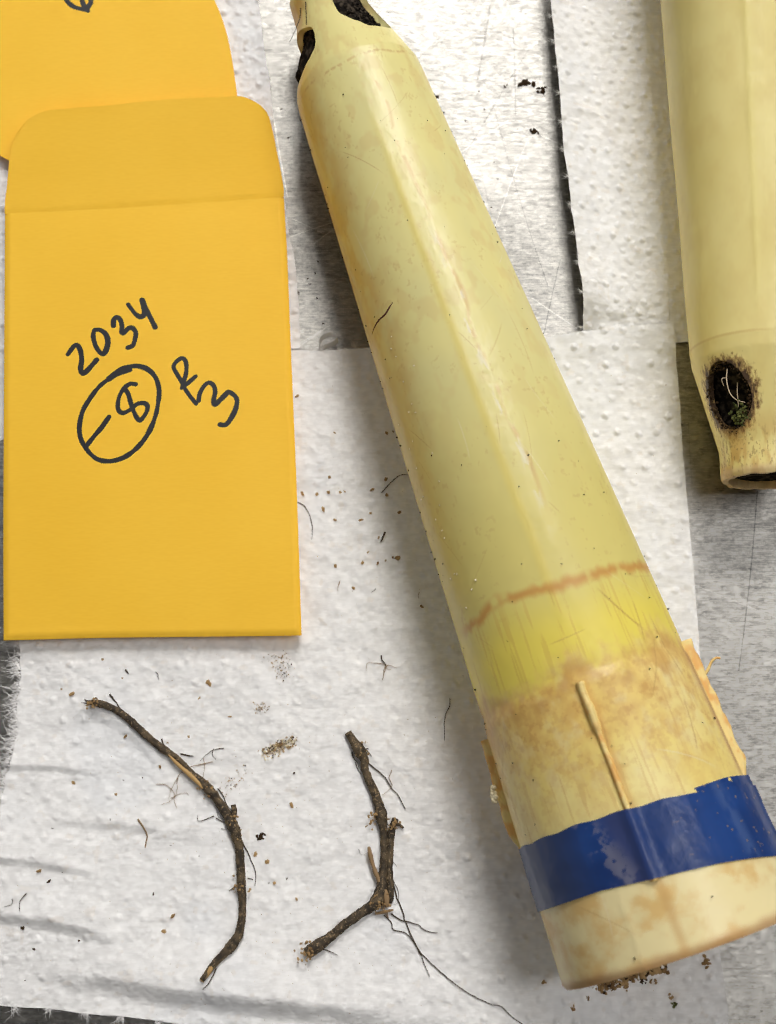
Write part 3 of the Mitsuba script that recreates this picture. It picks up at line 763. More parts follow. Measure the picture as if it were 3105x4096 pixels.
key = put('plant_tube__body', tube_body(FRONT, [(185.2, 37, 8.5, 5.9, 6.5, 1.0), (179.8, -84, 6.3, 9.4, 6.8, 2.0), (184.5, 163, 8, 7.5, 6.5, 3.0)], front_ridge, seed=1), 'front_plastic', smooth=35)
say('plant_tube', 'long yellow tapered tube with blue tape round its wide end, aslant in the middle', 'plant tube', 'yellow plastic tubes')
put('plant_tube__soil_plug', soil_plug(FRONT, 158, 193, 1.9, 3, [(179.0, -90, 5.0, -1.7)]), 'soil', smooth=40)
key = put('plant_tube_001__body', tube_body(RIGHT, [(180.4, 52, 6.5, 4.7, 6.0, 4.0), (180.5, -68, 6.0, 5.0, 6.0, 5.0), (180.5, 172, 6, 5, 6, 6.0)], plain_ridge, seed=7), 'right_plastic', smooth=35)
say('plant_tube_001', 'yellow tapered tube at the right edge with a dark oval hole near its open tip', 'plant tube', 'yellow plastic tubes')
put('plant_tube_001__soil_plug', soil_plug(RIGHT, 160, 193.2, 1.6, 9, [(180.0, 50, 5.0, 5.0)]), 'soil', smooth=40)
# moss and root threads at the hole of the right tube
rg = np.random.default_rng(21)
parts = []
for _ in range(170):
    s_, a_ = 184.3 + rg.normal(0, 1.15), 40 + rg.normal(0, 5.5)
    parts.append(grain(RIGHT.pt(np.array(s_), a_, -.8 + rg.uniform(-.5, .9) * 1.0), rg.uniform(.12, .38, 3), rg, 0, .6))
put('plant_tube_001__moss_tuft', cat(parts), 'moss')
say('plant_tube_001__moss_tuft', 'green moss at the lower rim of the hole', None, kind='stuff')
parts = []
for _ in range(260):
    t_ = rg.uniform(0, 2 * math.pi); k_ = 1 + rg.normal(0, .07)
    s_, a_ = 180.6 + 5.9 * k_ * math.cos(t_), 52 + 24.5 * k_ * math.sin(t_)
    parts.append(grain(RIGHT.pt(np.array(s_), a_, rg.uniform(-.9, .12)), rg.uniform(.08, .30, 3), rg, 0, .6))
put('plant_tube_001__dirt_rim', cat(parts), 'dark_soil')
say('plant_tube_001__dirt_rim', 'dark crumbly dirt round the hole', None, kind='stuff')
for ang, pts in enumerate([[(175.5, 47, -.6), (177.6, 48, 0), (180.0, 46.5, .2), (181.4, 41, .1), (182.0, 33, -.2)], [(176.8, 51.5, -1), (177.2, 53.5, -.1), (178.2, 55.5, -.8)], [(178, 41, -1.5), (180, 42.5, -1.2), (182.3, 44.5, -1.4)]]):
    P = resample(np.array([RIGHT.pt(np.array(s_), a_, d_) for s_, a_, d_ in pts]), .3)
    put('plant_tube_001__root_thread', tube(P, np.linspace(.13, .09, len(P)), 6), 'pale_root', smooth=True)
P = [RIGHT.pt(np.array(s_), a_, .1) for s_, a_ in ((174.5, 86), (176, 89), (178, 90))]

# ribs at the wide end of the front tube
def rib(C, a0, s0, s1, h, w, seed, knob=True):
    so = np.linspace(s0, s1, 70)
    k = meshkit.fbm(np.c_[so * .35, so * 0, so * 0 + seed], 3) - .5
    hh = h * (1 + .5 * k); ww = w * (1 + .35 * k)
    if not knob: hh = hh * (.12 + .88 * sstep(s0 + 1.5, s0 + 6, so))
    if knob:
        t = sstep(s1 - 8.4, s1 - 7.4, so); hh = hh * (1 + .55 * t); ww = ww * (1 + .45 * t)
    ang0 = a0 + k * 1.1
    prof = [(-1.0, -.3), (-.95, .45), (-.55, .92), (0, 1.0), (.55, .92), (.95, .45), (1.0, -.3)]
    rows = np.stack([C.pt(so, ang0 + np.degrees(px_ * ww / 2 / C.prof(so)), py_ * hh + .15) for px_, py_ in prof], 1)
    n, m = rows.shape[:2]
    I = np.arange(n * m).reshape(n, m)
    q = np.stack([I[:-1, :-1], I[:-1, 1:], I[1:, 1:], I[1:, :-1]], -1).reshape(-1, 4)
    v, f = cat([(rows.reshape(-1, 3), q)])
    e = len(v)
    v = np.vstack([v, rows[0].mean(0), rows[-1].mean(0)])
    kk = np.arange(m - 1)
    return v, np.vstack([f, np.stack([I[0][kk + 1], I[0][kk], np.full(m - 1, e)], 1), np.stack([I[-1][kk], I[-1][kk + 1], np.full(m - 1, e + 1)], 1)])


put('plant_tube__rib', rib(FRONT, -10.9, 12, 44.6, .85, 1.0, 2.0), 'rib_plastic', smooth=True)
put('plant_tube__rib', rib(FRONT, 80, 20, 47.5, 1.4, 1.1, 5.0, False), 'rib_plastic', smooth=True)
put('plant_tube__rib', rib(FRONT, -98, 21, 43.0, 1.5, 1.1, 8.0, False), 'rib_plastic', smooth=True)
P = resample(np.array([FRONT.pt(np.array(s_), 82, d_) for s_, d_ in ((40.8, 1.0), (41.6, 2.2), (42.6, 3.2), (43.0, 4.2), (42.7, 4.9))]), .3)
put('plant_tube__plastic_burr', tube(P, np.linspace(.32, .2, len(P)), 6, .3, 1.0, 3), 'rib_plastic', smooth=True)
for (s_, a_, d_) in ((33.8, -94, 1.4),):
    parts = [grain(FRONT.pt(np.array(s_ + rg.normal(0, .9)), a_, d_ + rg.uniform(0, .9)), rg.uniform(.25, .6, 3), rg, 1, .5) for _ in range(12)]
    put('plant_tube__plastic_burr', cat(parts), 'white_speck', smooth=True)


# the blue tape: a band that follows the ribs, with an overlapping end
def tape_shell(lo, hi, a0, a1, dr_in, t, seed, n=240, m=26):
    a = np.linspace(a0, a1, n)
    v = np.linspace(0, 1, m)
    A, Vv = np.meshgrid(a, v, indexing='ij')
    S = lo(A) * (1 - Vv) + hi(A) * Vv
    r = .30 + dr_in + .80 * np.exp(-((A + 11.2) / 3.2) ** 2) + .7 * np.exp(-((A - 80) / 4.5) ** 2) + .0 * np.exp(-((A + 98) / 4.5) ** 2)
    r = r + .11 * (meshkit.fbm(np.stack([S * .35, A * .12, A * 0], -1), 4, seed) - .5) * 2 + .07 * np.clip(meshkit.fbm(np.stack([S * .1, A * .35, A * 0], -1), 2, seed + 7) - .55, 0, 1) * 4
    P1, P0 = FRONT.pt(S, A, r + t), FRONT.pt(S, A, r)
    I = np.arange(n * m).reshape(n, m)
    q = np.stack([I[:-1, :-1], I[:-1, 1:], I[1:, 1:], I[1:, :-1]], -1).reshape(-1, 4)
    parts = [(P1.reshape(-1, 3), q), (P0.reshape(-1, 3), q[:, ::-1])]
    for e in (0, -1):
        rim, lo_ = P1[:, e], P0[:, e]
        k = np.arange(n - 1)
        parts.append((np.vstack([rim, lo_]), np.stack([k, k + 1, k + 1 + n, k + n], 1)))
        rim, lo_ = P1[e], P0[e]
        k = np.arange(m - 1)
        parts.append((np.vstack([rim, lo_]), np.stack([k, k + 1, k + 1 + m, k + m], 1)))
    return cat(parts)


t_lo = lambda A: np.interp(A, [-180, -72, -35, -9, 19, 57, 90, 180], [12.9, 13.1, 13.2, 12.3, 11.3, 9.3, 9.0, 12.9])
t_hi = lambda A: np.interp(A, [-180, -76, -35, -9, 17, 24, 55, 90, 180], [23.4, 23.7, 23.8, 23.4, 22.8, 22.3, 21.3, 20.8, 23.4]) + .12 * np.sin(A * .3)
put('plant_tube__tape', tape_shell(t_lo, t_hi, -180, 180, .0, .28, 2), 'tape', smooth=True)
say('plant_tube__tape', 'worn dark blue tape wrapped round the wide end', None)
put('plant_tube__tape__loose_end', tape_shell(lambda A: t_hi(A) - 1.2, lambda A: np.interp(A, [22, 45, 64, 120], [23.2, 23.3, 22.9, 22.6]), 22.5, 120, -.15, .13, 5, 90, 8), 'tape', smooth=True)
# the cut on its left flank
P = resample(np.array([FRONT.pt(np.array(s_), a_, d_) for s_, a_, d_ in ((118.9, -73, .0), (119.3, -66, .05), (119.6, -58, .05), (119.6, -50, .07), (120.1, -45, .1), (120.6, -41, .02))]), .25)
put('plant_tube__cut_mark', tube(P, .09 + .10 * np.sin(np.linspace(0, math.pi, len(P))), 6, .6, 1.6, 4), 'cut_brown', smooth=True)
# specks of dirt stuck to it
parts, lite = [], []
for _ in range(85):
    s_, a_ = rg.uniform(2, 168), rg.uniform(-88, 80)
    if 9 < s_ < 24: continue
    z_ = rg.uniform(.07, .16) * (1.7 if rg.random() < .12 else 1)
    parts.append(grain(FRONT.pt(np.array(s_), a_, .04 + (.45 if s_ < 46 else .1)), (z_, z_ * rg.uniform(.5, 1), z_), rg, 0, .6))
for _ in range(34):
    s_ = 172 - rg.uniform(0, 150); parts.append(grain(FRONT.pt(np.array(s_), rg.choice([84, -87]) + rg.normal(0, 2), .18), rg.uniform(.08, .24, 3), rg, 0, .6))
for p_ in [(4.66,85.17),(6.94,84.25),(8.75,77.76),(10.54,76.13),(13.66,75.04),(-6.20,115.15),(10.84,89.41)] + [(9.19,60.09)]:
    pass
put('plant_tube__dirt_speck', cat(parts), 'dark_soil')
say('plant_tube__dirt_speck', None, None, kind='stuff')
for _ in range(26):
    s_, a_ = rg.normal(88, 14), rg.normal(-58, 9)
    lite.append(grain(FRONT.pt(np.array(s_), a_, .15), rg.uniform(.10, .22, 3), rg, 0, .5))
put('plant_tube__pale_speck', cat(lite), 'white_speck')
say('plant_tube__pale_speck', None, None, kind='stuff')
parts = []
for _ in range(420):
    a_ = rg.uniform(-50, 60)
    parts.append(grain(FRONT.pt(np.array(181.0 + rg.normal(0, 3)), rg.choice([37, -84]) + rg.normal(0, 18), -1.9 + rg.uniform(-.3, .5)), rg.uniform(.12, .42, 3), rg, 0, .6))
put('plant_tube__soil_crumb', cat(parts), 'soil')
say('plant_tube__soil_crumb', 'dark soil packed in the drain holes', None, kind='stuff')
for pts in (((189.5, -52, .3), (187.5, -57, .4), (185.6, -66, .9), (184.6, -78, 1.6)), ((189.8, -40, .2), (187, -43, .3), (184.6, -46, .1))):
    P = resample(np.array([FRONT.pt(np.array(s_), a_, d_) for s_, a_, d_ in pts]), .3)
    put('plant_tube__root_hair', tube(P, np.linspace(.10, .05, len(P)), 5), 'rootlet', smooth=True)

# ------------------------------------------------------------------ twigs with rootlets


def on_towel(XYp, r, lift=0.0):
    XYp = np.asarray(XYp, float)
    return np.c_[XYp, front_h(XYp[:, 0], XYp[:, 1], False) + r + lift]


def twig(key, P, R, seed, sides=14, lift=0.1):
    P = np.asarray(P, float); R = np.asarray(R, float)
    Q = resample(np.c_[P, R], .28)
    z = front_h(Q[:, 0], Q[:, 1], False)
    z = np.convolve(np.pad(z, 12, mode='edge'), np.ones(25) / 25, 'valid')
    C3 = np.c_[Q[:, :2], z + Q[:, 2] * .92 + lift]
    return put(key, tube(C3, Q[:, 2], sides, .30, 1.5, seed), 'bark', smooth=True)


def rootlet(key, P, r0=.11, r1=.05, m='rootlet', seed=0, lift=.15):
    Q = resample(np.asarray(P, float), .35)
    n = len(Q)
    w = np.c_[n2(Q[:, 0], Q[:, 1], 1.1, 2, seed), n2(Q[:, 0], Q[:, 1], 1.1, 2, seed + 50)] * .35 * np.sin(np.linspace(0, math.pi, n))[:, None]
    Q = Q + w
    z = front_h(Q[:, 0], Q[:, 1], False) + r0 + lift + .5 * np.abs(n2(Q[:, 0], Q[:, 1], .25, 2, seed + 9))
    return put(key, tube(np.c_[Q, z], np.linspace(r0, r1, n), 5, .35, 3, seed), m, smooth=True)


def mmr(zr, k=.38645 / 14.0): return [q * k for q in zr]


twig('root_twig__stem', [(-55.77,29.73),(-53.37,29.40),(-50.67,28.41),(-47.94,26.60),(-45.19,24.14),(-42.81,22.17),(-40.78,20.71),(-38.42,19.18)] + [(-36.37,16.92),(-34.35,15.31),(-32.50,13.54),(-30.98,11.78),(-29.28,9.22),(-27.91,6.68),(-27.03,3.84),(-26.63,1.01),(-26.40,-1.81),(-26.28,-3.99),(-26.03,-6.47),(-26.15,-9.55),(-26.79,-12.00),(-28.01,-13.84),(-29.87,-15.66),(-31.41,-17.48),(-32.68,-19.24)],
     mmr([13, 24, 22, 25, 27, 25, 25, 20, 24, 27, 33, 30, 32, 37, 29, 28, 29, 30, 24, 25, 30, 31, 25, 21, 18]), 3)
say('root_twig', 'long curved brown root twig with peeled tan strip, left of the two twigs', 'root twig', 'brown root twigs on the towel')
Q = resample(np.c_[[(-40.63,20.42),(-38.76,18.48),(-36.74,16.80),(-34.89,15.19),(-33.87,13.98)], mmr([4, 12, 15, 15, 6])], .3)
put('root_twig__bare_wood', tube(np.c_[Q[:, :2], front_h(Q[:, 0], Q[:, 1], False) + 1.25], Q[:, 2], 8, .2, 1.5, 4), 'bare_wood', smooth=True)
say('root_twig__bare_wood', 'peeled tan strip', None)
twig('root_twig__side_stub', [(-28.19,11.07),(-27.99,9.86),(-28.21,8.27),(-28.24,6.94)], mmr([16, 17, 17, 20]), 5, 10, .5)
twig('root_twig__cut_end', [(-30.79,-16.73),(-31.77,-18.03),(-32.74,-19.36)], mmr([19, 19, 16]), 15, 10, .12)
scene['root_twig__cut_end']['bsdf'] = {'type': 'ref', 'id': 'bare_wood'}
for i_, (pts, r0, m_) in enumerate([
        ([(-51.73,31.22),(-50.40,29.73),(-49.62,28.57),(-48.99,27.75)], .17, 'rootlet'), ([(-41.85,23.09),(-41.31,21.85),(-39.78,20.55),(-38.08,18.92)], .15, 'rootlet'),
        ([(-30.28,21.40),(-32.56,20.89),(-34.13,19.55),(-34.63,19.04)], .08, 'rootlet'), ([(-32.23,21.31),(-32.45,20.13),(-31.66,19.29)], .06, 'rootlet'),
        ([(-32.33,18.87),(-35.10,18.22),(-37.05,17.57),(-38.63,15.95),(-38.70,13.38),(-39.79,11.78),(-41.39,11.14)], .07, 'tan_root'), ([(-42.52,14.83),(-40.88,14.67),(-39.36,13.54),(-39.15,12.10),(-38.60,10.50)], .07, 'tan_root'),
        ([(-39.81,12.26),(-38.52,12.90),(-36.90,13.22),(-36.50,12.80)], .06, 'tan_root'), ([(-38.63,15.95),(-39.56,14.34),(-40.14,12.42),(-39.77,11.30)], .05, 'tan_root'),
        ([(-34.00,19.51),(-33.78,17.89),(-33.98,15.95)], .05, 'tan_root'), ([(-31.21,14.02),(-30.02,12.42),(-29.50,11.14),(-28.59,10.12)], .12, 'rootlet'),
        ([(-31.72,9.07),(-33.16,8.52),(-34.62,8.21),(-34.65,9.22)], .10, 'rootlet'), ([(-31.38,8.75),(-29.90,8.02),(-28.57,7.00)], .09, 'rootlet'),
        ([(-26.57,4.78),(-25.38,2.58),(-24.36,0.38),(-23.83,-1.50),(-23.95,-3.21)], .12, 'rootlet'), ([(-27.17,-3.12),(-27.96,-3.61),(-28.59,-4.17)], .13, 'rootlet'),
        ([(-30.24,-17.24),(-30.74,-18.39),(-31.34,-19.60),(-32.57,-20.86)], .12, 'rootlet'), ([(-31.25,9.86),(-30.74,8.91),(-29.42,8.27)], .05, 'rootlet'), ([(-30.35,6.84),(-29.37,6.68),(-29.07,7.32)], .05, 'rootlet'),
        ([(-55.55,29.80),(-56.06,30.13),(-56.34,30.33)], .14, 'rootlet'), ([(-53.90,30.00),(-54.09,30.46),(-54.36,30.59)], .14, 'rootlet'), ([(-55.69,29.47),(-56.36,29.60),(-56.97,29.73)], .07, 'rootlet')]):
    rootlet('root_twig__rootlet', pts, r0, r0 * .5, m_, i_)

twig('root_twig_001__stem', [(-7.40,24.20),(-6.33,22.50),(-5.34,21.03),(-4.34,19.25)] + [(-4.34,17.89),(-3.51,15.63),(-2.36,13.06),(-1.54,10.50),(-1.14,8.91),(-0.88,6.68),(-0.65,3.84),(-0.72,1.01),(-1.04,-1.81),(-1.19,-3.99),(-1.93,-5.85),(-3.91,-7.39),(-5.83,-8.63),(-8.06,-10.17),(-10.28,-12.00),(-12.49,-13.53),(-14.45,-14.81)],
     mmr([24, 28, 42, 29, 27, 27, 29, 33, 38, 26, 26, 27, 30, 40, 40, 31, 31, 31, 31, 38, 36]), 13)
say('root_twig_001', 'forked brown root twig with long thin rootlets, right of the two twigs', 'root twig', 'brown root twigs on the towel')
twig('root_twig_001__side_stem', [(1.39,8.65),(0.81,7.00),(0.45,4.47),(0.25,1.01),(0.25,-1.81),(0.44,-4.61),(0.32,-6.22)], mmr([19, 24, 22, 21, 21, 25, 14]), 15, 12, .15)
twig('root_twig_001__peeled_strip', [(-3.47,3.58),(-3.24,2.42),(-2.81,0.69),(-1.94,-1.50),(-0.71,-3.99),(-0.26,-5.54),(-0.20,-6.93)], mmr([9, 15, 13, 15, 19, 20, 12]), 17, 8, 1.0)
scene['root_twig_001__peeled_strip']['bsdf'] = {'type': 'ref', 'id': 'tan_root'}
twig('root_twig_001__bark_scrap', [(-2.25,-8.07),(-0.71,-7.76),(0.96,-7.39)], mmr([7, 11, 5]), 19, 8, .5)
scene['root_twig_001__bark_scrap']['bsdf'] = {'type': 'ref', 'id': 'tan_root'}
twig('root_twig_001__side_stub', [(1.29,7.57),(2.04,7.57),(2.85,6.94)], mmr([13, 9, 6]), 23, 8, .4)
for i_, (pts, r0, m_) in enumerate([
        ([(-3.68,18.70),(-2.37,17.57),(-0.73,16.28),(0.58,14.34),(1.89,12.74),(3.19,10.31)], .12, 'rootlet'), ([(0.68,17.41),(0.26,15.95),(0.81,14.67),(-0.07,13.54),(-1.05,12.84)], .07, 'tan_root'),
        ([(0.97,6.05),(0.90,2.26),(0.77,-0.87),(1.22,-3.99),(2.49,-7.39),(3.45,-10.17),(5.03,-13.53),(6.61,-15.66),(9.13,-17.79),(11.65,-19.90),(13.84,-21.41),(16.35,-22.76),(18.54,-23.57),(20.11,-23.95),(21.66,-25.45),(23.52,-26.70),(25.68,-28.57)], .13, 'rootlet'),
        ([(-0.71,-8.26),(0.57,-9.55),(0.89,-10.78),(2.80,-11.24),(4.08,-12.31),(5.34,-14.14),(6.44,-16.57),(7.41,-18.88)], .11, 'rootlet'), ([(0.57,-8.01),(2.17,-9.09),(5.05,-9.86),(6.95,-11.09),(8.87,-11.39)], .13, 'rootlet'),
        ([(-5.31,3.21),(-4.85,2.26),(-3.89,2.42)], .05, 'rootlet'), ([(-11.53,-14.14),(-10.25,-14.45),(-8.97,-15.15)], .10, 'rootlet'), ([(-6.65,20.71),(-6.38,19.57),(-5.65,18.70),(-5.25,17.63)], .12, 'rootlet'),
        ([(-4.02,21.10),(-3.52,20.55),(-3.03,19.83)], .12, 'rootlet'), ([(-4.35,21.20),(-3.86,21.33),(-3.56,21.20)], .09, 'rootlet'), ([(0.74,5.42),(0.58,2.26),(0.90,1.01),(1.61,0.19)], .08, 'rootlet'),
        ([(0.57,-1.50),(1.38,-3.05),(1.92,-4.30),(1.79,-6.16),(0.89,-6.47)], .06, 'rootlet'), ([(-5.98,18.87),(-5.65,17.57),(-4.99,16.66)], .10, 'rootlet'), ([(-0.23,-7.70),(0.09,-8.94),(-1.03,-7.09)], .08, 'tan_root'),
        ([(5.03,-13.53),(5.65,-15.36),(6.22,-15.97)], .05, 'rootlet')]):
    rootlet('root_twig_001__rootlet', pts, r0, r0 * .5, m_, 60 + i_)
# clinging soil on both twigs
parts = []
for (cx, cy), n_, sp in [(q, 16, .75) for q in [(-33.32,13.70),(-27.90,6.37),(-28.28,8.27),(-26.36,-3.37)]] + [([(-54.70,29.57)][0], 22, .7)]:
    for _ in range(n_):
        x_, y_ = cx + rg.normal(0, sp), cy + rg.normal(0, sp)
        parts.append(grain((x_, y_, front_h(x_, y_, False) + rg.uniform(.8, 2.0)), rg.uniform(.10, .32, 3), rg, 0, .6))
put('root_twig__clinging_soil', cat(parts), 'ochre')
say('root_twig__clinging_soil', None, None, kind='stuff')
parts = []
for (cx, cy), n_, sp in [(q, 24, .75) for q in [(-1.83,-6.16),(-2.51,8.59),(0.90,7.63),(-14.45,-14.60),(-13.75,-14.45),(-1.03,-6.47)]] + [([(-5.17,20.87)][0], 20, .7)]:
    for _ in range(n_):
        x_, y_ = cx + rg.normal(0, sp), cy + rg.normal(0, sp)
        parts.append(grain((x_, y_, front_h(x_, y_, False) + rg.uniform(.8, 2.2)), rg.uniform(.10, .34, 3), rg, 0, .6))
put('root_twig_001__clinging_soil', cat(parts), 'ochre')
say('root_twig_001__clinging_soil', None, None, kind='stuff')

# ------------------------------------------------------------------ loose threads and bits on the towel
THREADS = [
    ([(-1.28,70.13),(0.27,71.91),(1.65,73.26),(3.03,73.76),(3.89,73.69)], .10, 'rootlet', 'fine dark root thread poking out from under the left side of the middle tube'),
    ([(-17.41,68.26),(-15.85,67.19),(-14.97,65.60),(-14.54,63.49),(-14.57,60.86)], .08, 'rootlet', 'curved hair-thin root thread beside the right edge of the envelope'),
    ([(11.54,30.56),(11.43,29.07),(10.68,27.42),(10.50,25.45),(10.44,22.76)], .09, 'rootlet', 'single upright dark thread between the forked twig and the tube'),
    ([(-0.59,62.37),(-0.93,61.39),(-1.37,60.48)], .22, 'rootlet', 'short dark root piece on the towel below the middle of the tube'),
    ([(-9.15,52.80),(-9.38,51.84),(-9.61,50.91)], .08, 'tan_root', 'short brown hair on the towel right of the lower envelope edge'),
    ([(-2.34,51.32),(-2.78,50.91),(-3.18,50.60)], .07, 'rootlet', 'tiny grey hair right of the short brown hair'),
    ([(-45.52,8.52),(-44.66,7.32),(-43.87,5.57),(-44.08,3.46)], .16, 'tan_root', 'small brown bent root piece left of the long curved twig'),
    ([(-64.88,-4.55),(-65.64,-5.29),(-65.96,-6.31),(-65.79,-7.58)], .09, 'rootlet', 'bow-shaped dark hair near the left edge of the towel'),
    ([(-67.39,-5.48),(-67.28,-6.31),(-67.96,-6.71),(-68.75,-6.78)], .06, 'rootlet', 'curly thin hair at the far left of the towel'),
    ([(-38.30,20.35),(-37.14,20.09),(-35.91,19.90)], .16, 'rootlet', 'short dark stick beside the middle of the long curved twig'),
    ([(-43.50,35.48),(-42.98,35.05),(-42.81,34.05)], .08, 'rootlet', 'thin hooked hair above the long curved twig'),
    ([(-49.01,35.78),(-48.60,35.45),(-48.38,35.05)], .15, 'rootlet', 'tiny dark curl above the long curved twig, left of the hooked hair'),
    ([(-25.27,-1.93),(-24.79,-2.06),(-24.30,-2.18)], .11, 'rootlet', 'tiny dark stick right of the long curved twig'),
    ([(5.94,50.63),(5.74,49.95),(5.87,49.43)], .06, 'tan_root', 'faint short hair near the tube, level with its orange ring'),
]
for i_, (pts, r0, m_, lab) in enumerate(THREADS):
    k = rootlet('loose_root_hair', pts, r0, r0 * .6, m_, 120 + i_, .05)
    say(k, lab, 'root hair', 'loose root hairs on the towel')
for i_, (pts, r0) in enumerate([([(-1.24,38.60),(-1.14,37.73),(-0.74,37.22),(-0.34,36.72)], .14), ([(-0.34,36.79),(-1.24,37.06),(-2.74,37.19),(-3.91,37.12),(-4.07,35.78)], .06), ([(-0.34,36.72),(0.60,36.65),(1.66,36.22)], .06), ([(-0.34,36.65),(-0.81,35.88),(-0.74,34.88),(-1.14,33.88)], .07), ([(-0.41,36.72),(-0.07,36.05),(0.60,35.99)], .06), ([(-0.41,36.55),(-0.54,35.72),(-0.90,34.78)], .06)]):
    rootlet('root_tuft__' + ('stem' if i_ == 0 else 'rootlet'), pts, r0, r0 * .6, 'tan_root' if i_ else 'rootlet', 160 + i_)
say('root_tuft', 'tiny spidery root tuft on the towel between the envelope and the tube', 'root tuft')

# ------------------------------------------------------------------ soil crumbs
CR = np.random.default_rng(77)


def crumb(pt, size, mat, label, group, z0, lumps=1):
    parts = []
    lumps = lumps * 2 if lumps > 1 else 1
    for _ in range(lumps):
        o = CR.normal(0, size * .45, 2) if lumps > 1 else np.zeros(2)
        q = size * CR.uniform(.45, 1.0, 3) * (.5 if lumps > 1 else 1)
        x_, y_ = pt[0] + o[0], pt[1] + o[1]
        parts.append(grain((x_, y_, z0(x_, y_) + q[2] * .5), (q[0] * 1.15, q[1] * .75, q[2] * .6), CR, 1, 1.0))
    k = put('soil_crumb', cat(parts), mat, smooth=False)
    say(k, label, 'soil crumb', group)


tw = lambda x, y: float(front_h(np.array([x]), np.array([y]), False)[0])
me = lambda x, y: 0.0
for pt, sz, lab, lumps in [
        ([(28.66,158.78)][0], 1.0, 'largest dark soil crumb on the bright metal beside the right towel', 9),
        ([(32.05,157.11)][0], .8, 'dark crumb on the metal nearest the lifted towel edge', 7),
        ([(30.25,147.65)][0], .75, 'dark slender crumb on the metal, lowest of the three big ones', 6),
        ([(24.54,157.94)][0], .4, 'small dark crumb left of the largest crumb on the metal', 3),
        ([(10.19,155.46)][0], .55, 'dark crumb on the metal touching the upper right side of the middle tube', 4),
        ([(11.46,151.87)][0], .40, 'small crumb on the metal just below the crumb touching the tube', 3)]:
    crumb(pt, sz, 'dark_soil', lab, 'dark crumbs on the metal', me, lumps)
_P = [(18.93,156.91),(19.98,152.78),(21.80,140.75),(21.07,130.54),(18.78,159.82),(22.47,136.92),(16.04,150.10)]
for pt, lab in zip(_P, ranked(_P, 'tiny dark crumb on the bright metal right of the tube, # from the left')):
    crumb(pt, .22, 'dark_soil', lab, 'tiny crumbs on the metal right of the tube', me)
_P = [(-15.72,113.80),(-16.20,114.96),(-14.24,110.72),(-14.67,116.12),(-14.16,118.64),(-17.96,111.87),(-12.93,105.29)] + [(-22.18,152.78),(-20.58,146.22),(-24.74,159.82)]
for pt, lab in zip(_P, ranked(_P, 'tiny dark crumb on the metal strip left of the tube, # from the left')):
    crumb(pt, .28, 'dark_soil', lab, 'tiny crumbs on the metal left of the tube', me)
_P = [(-12.46,66.74),(-10.21,64.79),(-3.34,66.14),(2.16,66.28),(-5.23,64.79),(-3.83,58.46),(-4.85,56.37),(-1.95,56.19),(-0.41,56.72),(0.95,57.41),(1.91,57.27),(-10.02,55.81),(-6.52,51.51),(6.36,47.90),(-1.79,61.27)]
for pt, s_, lab in zip(_P, [.5, .4, .35, .4, .4, .35, .4, .45, .3, .35, .6, .45, .45, .35, .4], ranked(_P, 'small ochre crumb below mid-tube, right of the envelope, # from the left')):
    crumb(pt, s_, 'ochre', lab, 'ochre crumbs between envelope and tube', tw)
_P = [(-11.46,70.18),(-13.70,69.85),(-16.47,70.03),(-9.22,70.21),(-0.25,82.11),(-0.42,72.89),(-3.01,70.89),(-0.25,69.68),(-10.36,82.11),(-11.32,73.25),(-17.80,89.63),(-8.36,70.39),(0.97,82.48)]
for pt, s_, lab in zip(_P, [.5, .4, .5, .3, .45, .5, .5, .5, .3, .4, .4, .3, .4], ranked(_P, 'small ochre crumb on the upper front towel left of the tube, # from the left')):
    crumb(pt, s_, 'ochre', lab, 'ochre crumbs on the upper towel', tw)
_P = [(-57.79,15.04),(-41.98,17.96),(-49.82,13.01),(-24.01,2.27),(-21.87,1.01),(-17.66,11.02),(-38.54,-8.47),(-62.94,-0.62),(-40.05,-11.13),(-20.50,-2.75),(-16.42,-5.56)]
for pt, s_, lab in zip(_P, [.4, .5, .35, .4, .5, .4, .65, .6, .55, .4, .4], ranked(_P, 'ochre crumb around the lower half of the long curved twig, # from the left')):
    crumb(pt, s_, 'ochre', lab, 'ochre crumbs around the long twig', tw)
_P = [(-48.62,15.53),(-45.12,15.95),(-61.06,-2.44),(-65.40,-10.51),(-63.26,-14.20),(-55.19,-12.73),(-42.23,-4.63),(-18.25,-1.97),(-21.47,-2.75),(-34.22,1.96),(-39.48,3.85),(-17.26,16.82),(-61.10,6.87),(-50.58,8.46),(-58.72,-0.87),(-64.53,-19.52)]
for pt, s_, lab in zip(_P, [.28, .3, .5, .6, .4, .3, .35, .3, .3, .28, .28, .5, .28, .25, .25, .25], ranked(_P, 'dark crumb around the lower half of the long curved twig, # from the left')):
    crumb(pt, s_ * .66, 'dark_soil', lab, 'dark crumbs around the long twig', tw)
_P = [(-58.83,31.34),(-36.90,23.50),(-40.82,22.32),(-35.14,30.57),(-53.47,37.77),(-49.52,34.24),(-60.88,32.24),(-48.64,23.41),(-33.39,33.34),(-29.38,27.19)]
for pt, s_, lab in zip(_P, [.5, .45, .25, .35, .3, .28, .22, .5, .6, .35], ranked(_P, 'small brown crumb between the envelope and the twig tops, # from the left')):
    crumb(pt, s_, 'ochre', lab, 'brown crumbs below the envelope', tw)
crumb([(-22.94,5.28)][0], .8, 'dark_soil', 'dark crumb between the two twigs, largest there', 'dark crumbs between the twigs', tw, 5)
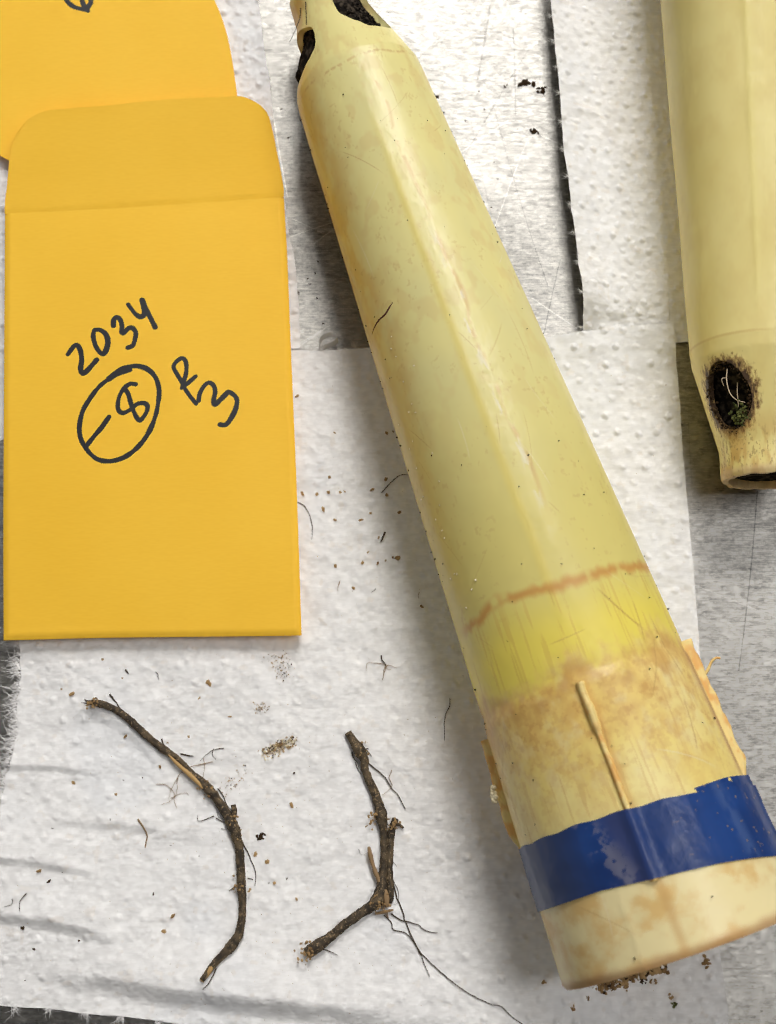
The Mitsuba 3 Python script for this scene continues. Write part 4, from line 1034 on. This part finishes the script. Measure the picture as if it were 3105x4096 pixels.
for pt, sz, m_, lab, l_ in [
        ([(56.68,-16.39)][0], .95, 'ochre', 'brown soil crumb near the right corner of the towel under the wide tube end', 6),
        ([(50.92,-23.50)][0], .75, 'moss', 'dark olive crumb on the towel near the bottom right', 7),
        ([(50.18,-22.39)][0], .7, 'ochre', 'tan crumb just above the dark olive crumb', 3),
        ([(35.34,-22.54)][0], .6, 'ochre', 'brown crumb below the left corner of the wide tube end', 4),
        ([(32.68,-24.19)][0], .6, 'ochre', 'ochre crumb below and left of the wide tube end', 4),
        ([(45.23,-19.61)][0], .75, 'dark_soil', 'dark crumb right of the soil heap under the tube rim', 5),
        ([(47.28,-19.82)][0], .8, 'ochre', 'pinkish tan crumb right of the dark crumb under the tube rim', 3),
        ([(27.61,-19.85)][0], .7, 'ochre', 'pale ochre crumb left of the wide tube end', 2)]:
    crumb(pt, sz * .8, m_, lab, 'crumbs in front of the wide tube end', tw, l_)


def heap(key, line, n, spread, smin, smax, mats, label, category, seed):
    r_ = np.random.default_rng(seed)
    L = resample(np.asarray(line, float), .2)
    for mat, frac in mats:
        parts = []
        for _ in range(int(n * frac)):
            c = L[r_.integers(len(L))] + r_.normal(0, spread, 2)
            s_ = r_.uniform(smin, smax)
            parts.append(grain((c[0], c[1], tw(*c) + r_.uniform(0, .35)), (s_, s_ * r_.uniform(.5, 1), s_ * .7), r_, 0, .6))
        k = put(key + '__' + {'ochre': 'ochre_grain', 'dark_soil': 'dark_grain', 'white_speck': 'pale_grain'}[mat], cat(parts), mat)
        say(k, None, None, kind='stuff')
    say(key, label, category)


heap('soil_smear', [(-22.76,20.30),(-21.13,21.28),(-19.16,21.93),(-17.52,22.75)], 330, .55, .07, .26, [('ochre', .5), ('dark_soil', .2), ('white_speck', .3)], 'streak of sandy brown soil on the towel above and left of the forked twig', 'soil', 5)
heap('soil_smear_001', [(-22.47,38.21),(-21.11,37.53),(-19.44,37.87),(-19.08,36.19),(-20.06,35.01)], 120, .8, .05, .16, [('ochre', .7), ('dark_soil', .3)], 'scatter of fine ochre soil just below the right end of the envelope', 'soil', 6)
heap('soil_smear_002', [(-24.28,29.18),(-23.60,28.68),(-22.61,29.01)], 60, .6, .05, .17, [('ochre', .8), ('dark_soil', .2)], 'small patch of ochre soil between the envelope and the sandy streak', 'soil', 7)
heap('soil_smear_003', [(-26.33,17.64),(-28.88,14.72),(-30.52,14.40)], 70, .9, .05, .15, [('ochre', .9), ('dark_soil', .1)], 'faint ochre soil patch right of the long twig joint', 'soil', 8)
heap('soil_heap', [(37.57,-20.43),(39.81,-19.98),(41.73,-19.52),(42.71,-18.92),(46.26,-17.70),(48.83,-17.25)], 340, .6, .12, .50, [('ochre', .9), ('dark_soil', .1)], 'heap of crumbly brown soil spilling from under the wide tube end', 'soil heap', 9)
# dust too fine to count
r_ = np.random.default_rng(99)
parts = []
for _ in range(700):
    if r_.random() < .45: x_, y_ = r_.normal(-20, 14), r_.normal(-8, 22)
    else: x_, y_ = r_.uniform(-72, 62), r_.uniform(-45, 95)
    s_ = r_.uniform(.04, .10)
    parts.append(grain((x_, y_, tw(x_, y_) + .06), (s_, s_ * r_.uniform(.5, 1), s_ * .6), r_, 0, .5))
put('soil_dust', cat(parts), 'ochre')
say('soil_dust', 'fine ochre soil dust scattered over the large paper towel', 'soil', kind='stuff')
